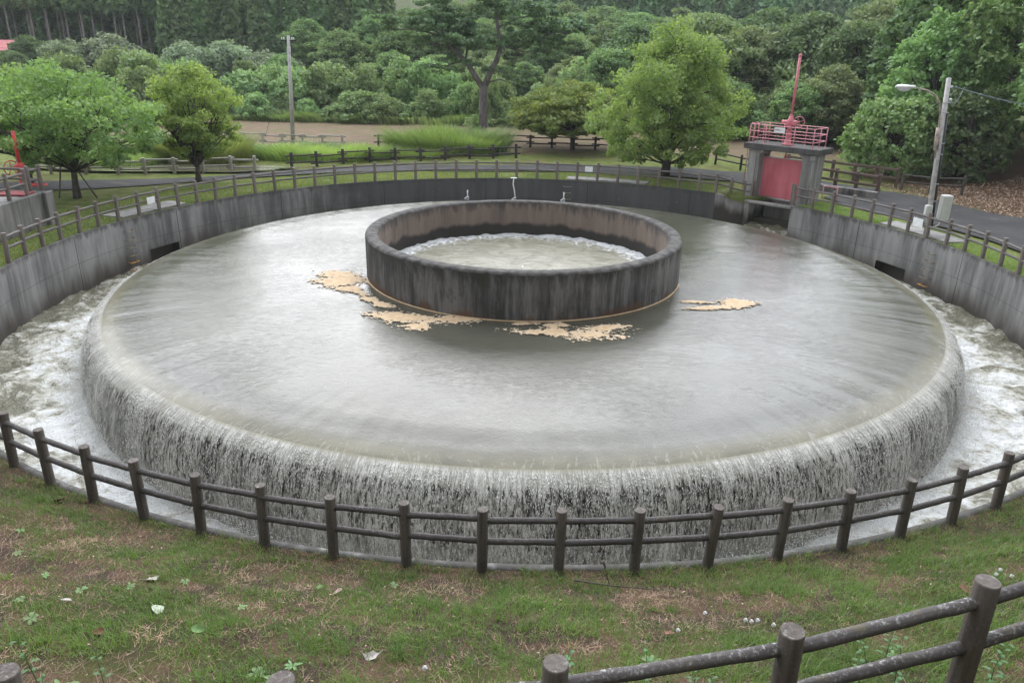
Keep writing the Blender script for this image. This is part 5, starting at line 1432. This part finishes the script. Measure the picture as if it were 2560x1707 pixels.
bank_grass(620000, 301, .51, .035, .12, .0042, .6, 'turfn', 'bank_grass', 'short green turf growing in patches on the near bank')
bank_grass(240000, 302, .49, .05, .17, .0045, .55, 'turfn', 'bank_grass', 'longer tufts of bright green grass on the near bank', cl=.24)
bank_grass(480000, 303, .43, .018, .04, .003, 2.2, 'straw', 'dead_grass', 'dry brown thatch between the green patches on the near bank', inv=True, segs=1, soft=.6)
# turf and straw spilling over the kerb
def kerb_reg(x, y): return np.hypot(x, y) < 16.6
bank_grass(160000, 304, .42, .03, .13, .0042, .9, 'straw', 'dead_grass', 'straw and grass fringe along the front kerb', region=kerb_reg, soft=.5)

M_dleaf = {k: plain('fallen_leaf_' + k, c, .8, .2, 14) for k, c in {'grey': (.34, .31, .28), 'brown': (.16, .065, .04), 'pink': (.33, .23, .2), 'pale': (.36, .4, .3), 'green': (.14, .24, .08)}.items()}
def leaf_mesh(kind, seed, lobed=False):
    r = random.Random(seed); n = 15; vs = [(0, 0, 0)]; fs = []
    curl = r.uniform(.15, .5); tw_ = r.uniform(-.4, .4)
    for i in range(n):
        a = 2 * math.pi * i / n
        R_ = 1 + (.22 * math.cos(5 * a) if lobed else 0) + r.uniform(-.06, .06)
        x = math.cos(a) * R_; y = math.sin(a) * R_ * .62 * (1 - .25 * math.cos(a))
        vs.append((x, y, curl * (y * y * 1.6 + .25 * x * x) + tw_ * x * y))
    for ring in (.5,):
        pass
    b = MB()
    inner = [tuple(.5 * c for c in v[:2]) + (v[2] * .2,) for v in vs[1:]]
    V = [(0, 0, 0)] + inner + vs[1:]
    fs = [(0, 1 + i, 1 + (i + 1) % n) for i in range(n)] + [(1 + i, 1 + n + i, 1 + n + (i + 1) % n, 1 + (i + 1) % n) for i in range(n)]
    b.add([(x * .055, y * .055, z * .055) for x, y, z in V], fs, True)
    b.tube([(.05, 0, .004), (.085, .01, .012)], .0018, 5)
    return b.mesh('fallen_leaf', M_dleaf[kind])
FL = [(-7.08, -14.9, 'brown', 1.9, 'reddish-brown curled leaf near the kerb at the far left of the bank', True), (-4.3, -17.7, 'grey', 1.4, 'curled grey dead leaf on the left of the bank, upper one', True), (-3.78, -18.6, 'pale', 1.5, 'pale upturned oval leaf lying on the left part of the bank', False), (-3.15, -19.1, 'green', 1.1, 'fallen light green oval leaf on the bank left of centre', False),
      (-5.05, -19.7, 'pink', 1.5, 'pinkish-grey leaf near the left edge of the bank', False), (-2.3, -17.4, 'pink', 1.2, 'pinkish leaf just below the front kerb left of centre', False), (-3.95, -19.3, 'brown', 1.0, 'small rust-brown leaf left of the light green oval leaf', False), (-1.5, -19.35, 'grey', 1.3, 'folded grey-white leaf in the brown thatch left of centre', True), (-2.15, -20.5, 'brown', 1.3, 'brown curled leaf near the bottom fence post left of centre', True),
      (-4.6, -18.7, 'grey', .9, 'small grey leaf between weeds at the left', False), (-5.5, -20.0, 'pale', 1.1, 'pale leaf close to the bottom left corner', False), (1.35, -18.55, 'brown', 1.1, 'dark curled leaf on the bank right of centre', True), (4.9, -17.6, 'brown', 1.2, 'tan leaf on the right part of the bank near the white seed heads', False), (2.2, -19.5, 'grey', 1.0, 'small grey leaf just above the right foreground rail', False)]
for i, (x, y, kd, s, lb, lo_) in enumerate(FL):
    place('fallen_leaf', leaf_mesh(kd, i, lo_), None, (x, y, float(ground_h(x, y)) + .035), (random.uniform(-.2, .5), random.uniform(-.4, .4), random.random() * 6.28), (s, s, s), label=lb, cat='leaf')
# small litter
def scatter_litter(n, seed, reg, size, mat, name, label):
    r = np.random.default_rng(seed)
    P = reg(r, n)
    nrm = r.normal(size=(len(P), 3)) * .5 + np.array([0, 0, 1.]); nrm /= np.linalg.norm(nrm, axis=1)[:, None]
    a = r.normal(size=(len(P), 3)); a -= (a * nrm).sum(1)[:, None] * nrm; a /= np.linalg.norm(a, axis=1)[:, None]; b = np.cross(nrm, a)
    s = size * (.5 + r.random(len(P)))[:, None]
    V = np.stack([P - a * s, P + b * s * .45, P + a * s * .9, P - b * s * .5], 1).reshape(-1, 3)
    return place(name, mesh_np(name, V, np.arange(len(V)).reshape(-1, 4), mat, tint=r.random(len(P))), kind='stuff', label=label, cat='leaf litter')
LM['litter'] = leafmat('litter', (.07, .04, .022), (.26, .18, .12), .1)
def reg_bank(r, n):
    x, y = bank_pts(r, n); return np.stack([x, y, ground_h(x, y) + .015], -1)
scatter_litter(9000, 401, reg_bank, .016, LM['litter'], 'leaf_litter', 'small scraps of dead leaf scattered over the near bank')
def reg_dirt(r, n):
    x = r.uniform(1.2, 6.5, n); y = r.uniform(-23.2, -20.6, n); return np.stack([x, y, ground_h(x, y) + .015], -1)
scatter_litter(2600, 402, reg_dirt, .028, LM['litter'], 'leaf_litter', 'dead leaves on the dark soil behind the foreground fence')
def reg_right(r, n):
    x = r.uniform(19, 34, n); y = r.uniform(4, 17, n)
    m = ~((x < 34) & (y < 7.2 + (22.4 - x) * .9))
    x, y = x[m], y[m]; return np.stack([x, y, ground_h(x, y) + .03], -1)
scatter_litter(26000, 403, reg_right, .05, LM['litter'], 'leaf_litter', 'brown leaf litter under the vine-covered trees')
# broad-leaved weeds
def rosette(seed, n=7, L_=.13, wd=.03, rise=.6):
    r = random.Random(seed); vs = []; fs = []
    for k in range(n):
        a = 6.283 * k / n + r.uniform(-.3, .3); l = L_ * r.uniform(.6, 1.15); w_ = wd * r.uniform(.7, 1.1); e_ = rise * r.uniform(.6, 1.3)
        b = len(vs)
        for t, q in ((.05, .12), (.3, .7), (.6, 1), (.85, .65), (1, .05)):
            x = l * t; z = l * e_ * (t - .75 * t * t) + .01
            for s_ in (-1, 0, 1):
                y = s_ * w_ * q; zz = z + abs(s_) * w_ * q * .35
                vs.append((math.cos(a) * x - math.sin(a) * y, math.sin(a) * x + math.cos(a) * y, zz))
        for i in range(4):
            for j in range(2): fs.append((b + i * 3 + j, b + i * 3 + 3 + j, b + i * 3 + 4 + j, b + i * 3 + 1 + j))
    F = np.array(fs); rr = np.random.default_rng(seed)
    return mesh_np('weed', np.array(vs), F, LM['weed'], True, tint=rr.random(len(F)) * .4 + .4)
ros = [rosette(s, 6 + s % 3, .12 + .02 * (s % 3)) for s in range(5)]
WD = [(-4.75, -18.3), (-5.3, -17.9), (-4.35, -18.0), (-5.6, -18.9), (-4.6, -19.2), (-6.1, -17.2), (-5.0, -20.1), (-3.6, -20.4), (-2.55, -17.2), (-1.7, -16.9), (-2.35, -19.9), (-2.15, -20.0), (-2.05, -19.7), (-5.0, -18.7), (-6.6, -16.4), (-3.95, -17.6), (-.6, -20.3), (1.0, -19.3), (3.2, -19.3), (4.6, -18.4), (-5.9, -18.2), (-4.1, -20.6), (-5.45, -19.4), (-3.1, -18.2)]
for i, (x, y) in enumerate(WD):
    x += random.uniform(-.05, .05)
    place('weed', ros[i % 5], None, (x, y, float(ground_h(x, y)) + .01), (0, 0, random.random() * 6.28), (random.uniform(.42, .72),) * 3, label='low broad-leaved weed in the turf of the near bank', cat='weed', group='broad-leaved weeds on the bank')
def tall_weed(seed, h=.5, n=12, L_=.09, wd=.016, fluff=False):
    r = random.Random(seed); mb = MB()
    P = [(0, 0, -.03), (r.uniform(-.02, .02), r.uniform(-.02, .02), h * .5), (r.uniform(-.06, .06), r.uniform(-.06, .06), h)]
    mb.tube(P, [.0045, .0035, .002], 5)
    for k in range(n):
        t = .12 + .85 * k / n; a = k * 2.4 + r.uniform(-.4, .4); z = h * t; l = L_ * (1.15 - .6 * t) * r.uniform(.8, 1.2); w_ = wd * (1.1 - .4 * t)
        bx = P[2][0] * t * t; by = P[2][1] * t * t; b = []
        for q, ww, dz in ((.0, .15, 0), (.35, 1, .22), (.75, .7, .22), (1, .05, .02)):
            for s_ in (-1, 1):
                b.append((bx + math.cos(a) * l * q - math.sin(a) * w_ * ww * s_, by + math.sin(a) * l * q + math.cos(a) * w_ * ww * s_, z + l * dz))
        mb.add(b, [(0, 1, 3, 2), (2, 3, 5, 4), (4, 5, 7, 6)])
    return mb.mesh('tall_weed', LM['weed'])
tws = [tall_weed(s, .42 + .1 * (s % 4), 12 + 2 * (s % 3)) for s in range(6)]
TW_ = [(-3.95, -20.75), (-4.25, -20.9), (-3.75, -20.95), (-3.45, -20.7), (-4.6, -20.8), (-3.6, -21.15), (-4.0, -21.2), (-3.2, -21.0), (.35, -20.8), (.75, -20.4), (1.1, -20.3), (1.25, -20.55), (-.25, -20.65), (.15, -20.2), (2.55, -19.9), (2.7, -20.15), (3.05, -19.4), (1.0, -21.1), (1.25, -21.2), (-4.9, -21.0), (3.55, -20.0), (-2.9, -20.9), (.55, -21.0)]
for i, (x, y) in enumerate(TW_):
    place('tall_weed', tws[i % 6], None, (x, y, float(ground_h(x, y))), (random.uniform(-.12, .12), random.uniform(-.12, .12), random.random() * 6.28), (1.0,) * 3, label='upright narrow-leaved weed stem near the foreground fence', cat='weed', group='tall weeds near the foreground fence')
# a lily-like clump under the right rail
V, F = blades(np.array([[2.32 + .03 * math.cos(k), -21.12 + .03 * math.sin(k), float(ground_h(2.32, -21.12))] for k in range(26)]), np.random.default_rng(3).uniform(.25, .5, 26), .02, .8, 5, segs=4)
place('strap_leaf_plant', mesh_np('strap_leaf_plant', V, F, LM['weed'], True, tint=np.random.default_rng(4).random(len(F))), label='pale green strap-leaved plant under the lower rail of the foreground fence', cat='plant')
# white seed heads
M_fluff = plain('seed_fluff', (.82, .82, .8), .9, .05, 20)
fl = MB()
rr = random.Random(3)
for k in range(60):
    d = Vector((rr.gauss(0, 1), rr.gauss(0, 1), rr.gauss(0, 1))).normalized() * .022
    fl.tube([Vector((0, 0, .24)) , Vector((0, 0, .24)) + d], [.0012, .0026], 3)
fl_me = fl.mesh('seed_ball', M_fluff)
st_me = MB().tube([(0, 0, 0), (.01, 0, .24)], .002, 4).mesh('stem', LM['weed'])
for i, (x, y) in enumerate([(1.75, -18.35), (2.1, -18.55), (2.2, -18.6), (2.12, -18.65), (1.35, -18.85), (5.35, -17.45), (5.2, -17.6), (5.3, -17.7), (2.3, -18.75), (-.95, -19.9)]):
    e = empty('seed_head', (x, y, float(ground_h(x, y)) - .02), label='white fluffy seed head on a thin stalk on the bank', cat='seed head', group='white seed heads on the bank')
    place('seed_ball', fl_me, e); place('stem', st_me, e)
# stones and clods behind the right foreground rail
M_stone = plain('stone', (.12, .11, .1), .9, .3, 5, bump=.6)
def stone(seed, x, y, s, label):
    r = np.random.default_rng(seed)
    bm_ = []
    import bmesh
    b = bmesh.new(); bmesh.ops.create_icosphere(b, subdivisions=3, radius=1)
    for v in b.verts:
        n_ = 1 + .35 * (float(fbm2(np.array([v.co.x * 1.3 + seed * 3 + 9]), np.array([v.co.y * 1.3 + v.co.z + 9]), seed, 3)[0]) - .5)
        v.co *= n_; v.co.z *= .55
    me = bpy.data.meshes.new('stone'); b.to_mesh(me); b.free(); me.materials.append(M_stone)
    me.polygons.foreach_set('use_smooth', [True] * len(me.polygons))
    place('stone', me, None, (x, y, float(ground_h(x, y)) + .01), (0, 0, seed), (s, s * .8, s), label=label, cat='stone')
stone(1, 2.0, -20.25, .13, 'mossy grey stone behind the lower foreground rail, largest of the row')
stone(2, 2.35, -20.15, .1, 'grey stone right of the largest mossy stone')
stone(3, 1.65, -20.4, .09, 'small dark stone left of the largest mossy stone')
stone(4, 1.35, -20.55, .07, 'half-buried small stone at the left end of the stone row')
stone(5, 3.15, -20.05, .12, 'grey stone right of the tall foreground post')
mb = MB()
mb.tube([(.55, -16.75, .33), (1.0, -16.8, .3), (1.7, -16.95, .36)], [.012, .009, .004], 6); mb.tube([(1.0, -16.8, .3), (.9, -16.7, .6), (.75, -16.65, .8)], [.006, .004, .003], 5); mb.tube([(.9, -16.7, .6), (.95, -16.72, .5)], [.03, .002], 5)
mb.build('twig', M_bark, label='thin dead twig standing by the kerb in the middle of the front fence', cat='twig')
print('objects', len(bpy.data.objects), 'verts', sum(len(m.vertices) for m in bpy.data.meshes))

# ------------------------------------------------------------------ summer haze
g = G('haze_air')
pv = g.n('ShaderNodeVolumePrincipled')
pv.inputs['Color'].default_value = (.9, .95, 1, 1)
pv.inputs['Density'].default_value = .0003
pv.inputs['Anisotropy'].default_value = .2
g.t.links.new(pv.outputs[0], g.out.inputs[1])
mb = MB(); mb.box((0, 70, 16), (360, 230, 42)); hz_ = mb.build('haze', g.m, kind='stuff', label='thin pale haze between the viewer and the hillside', cat='haze')
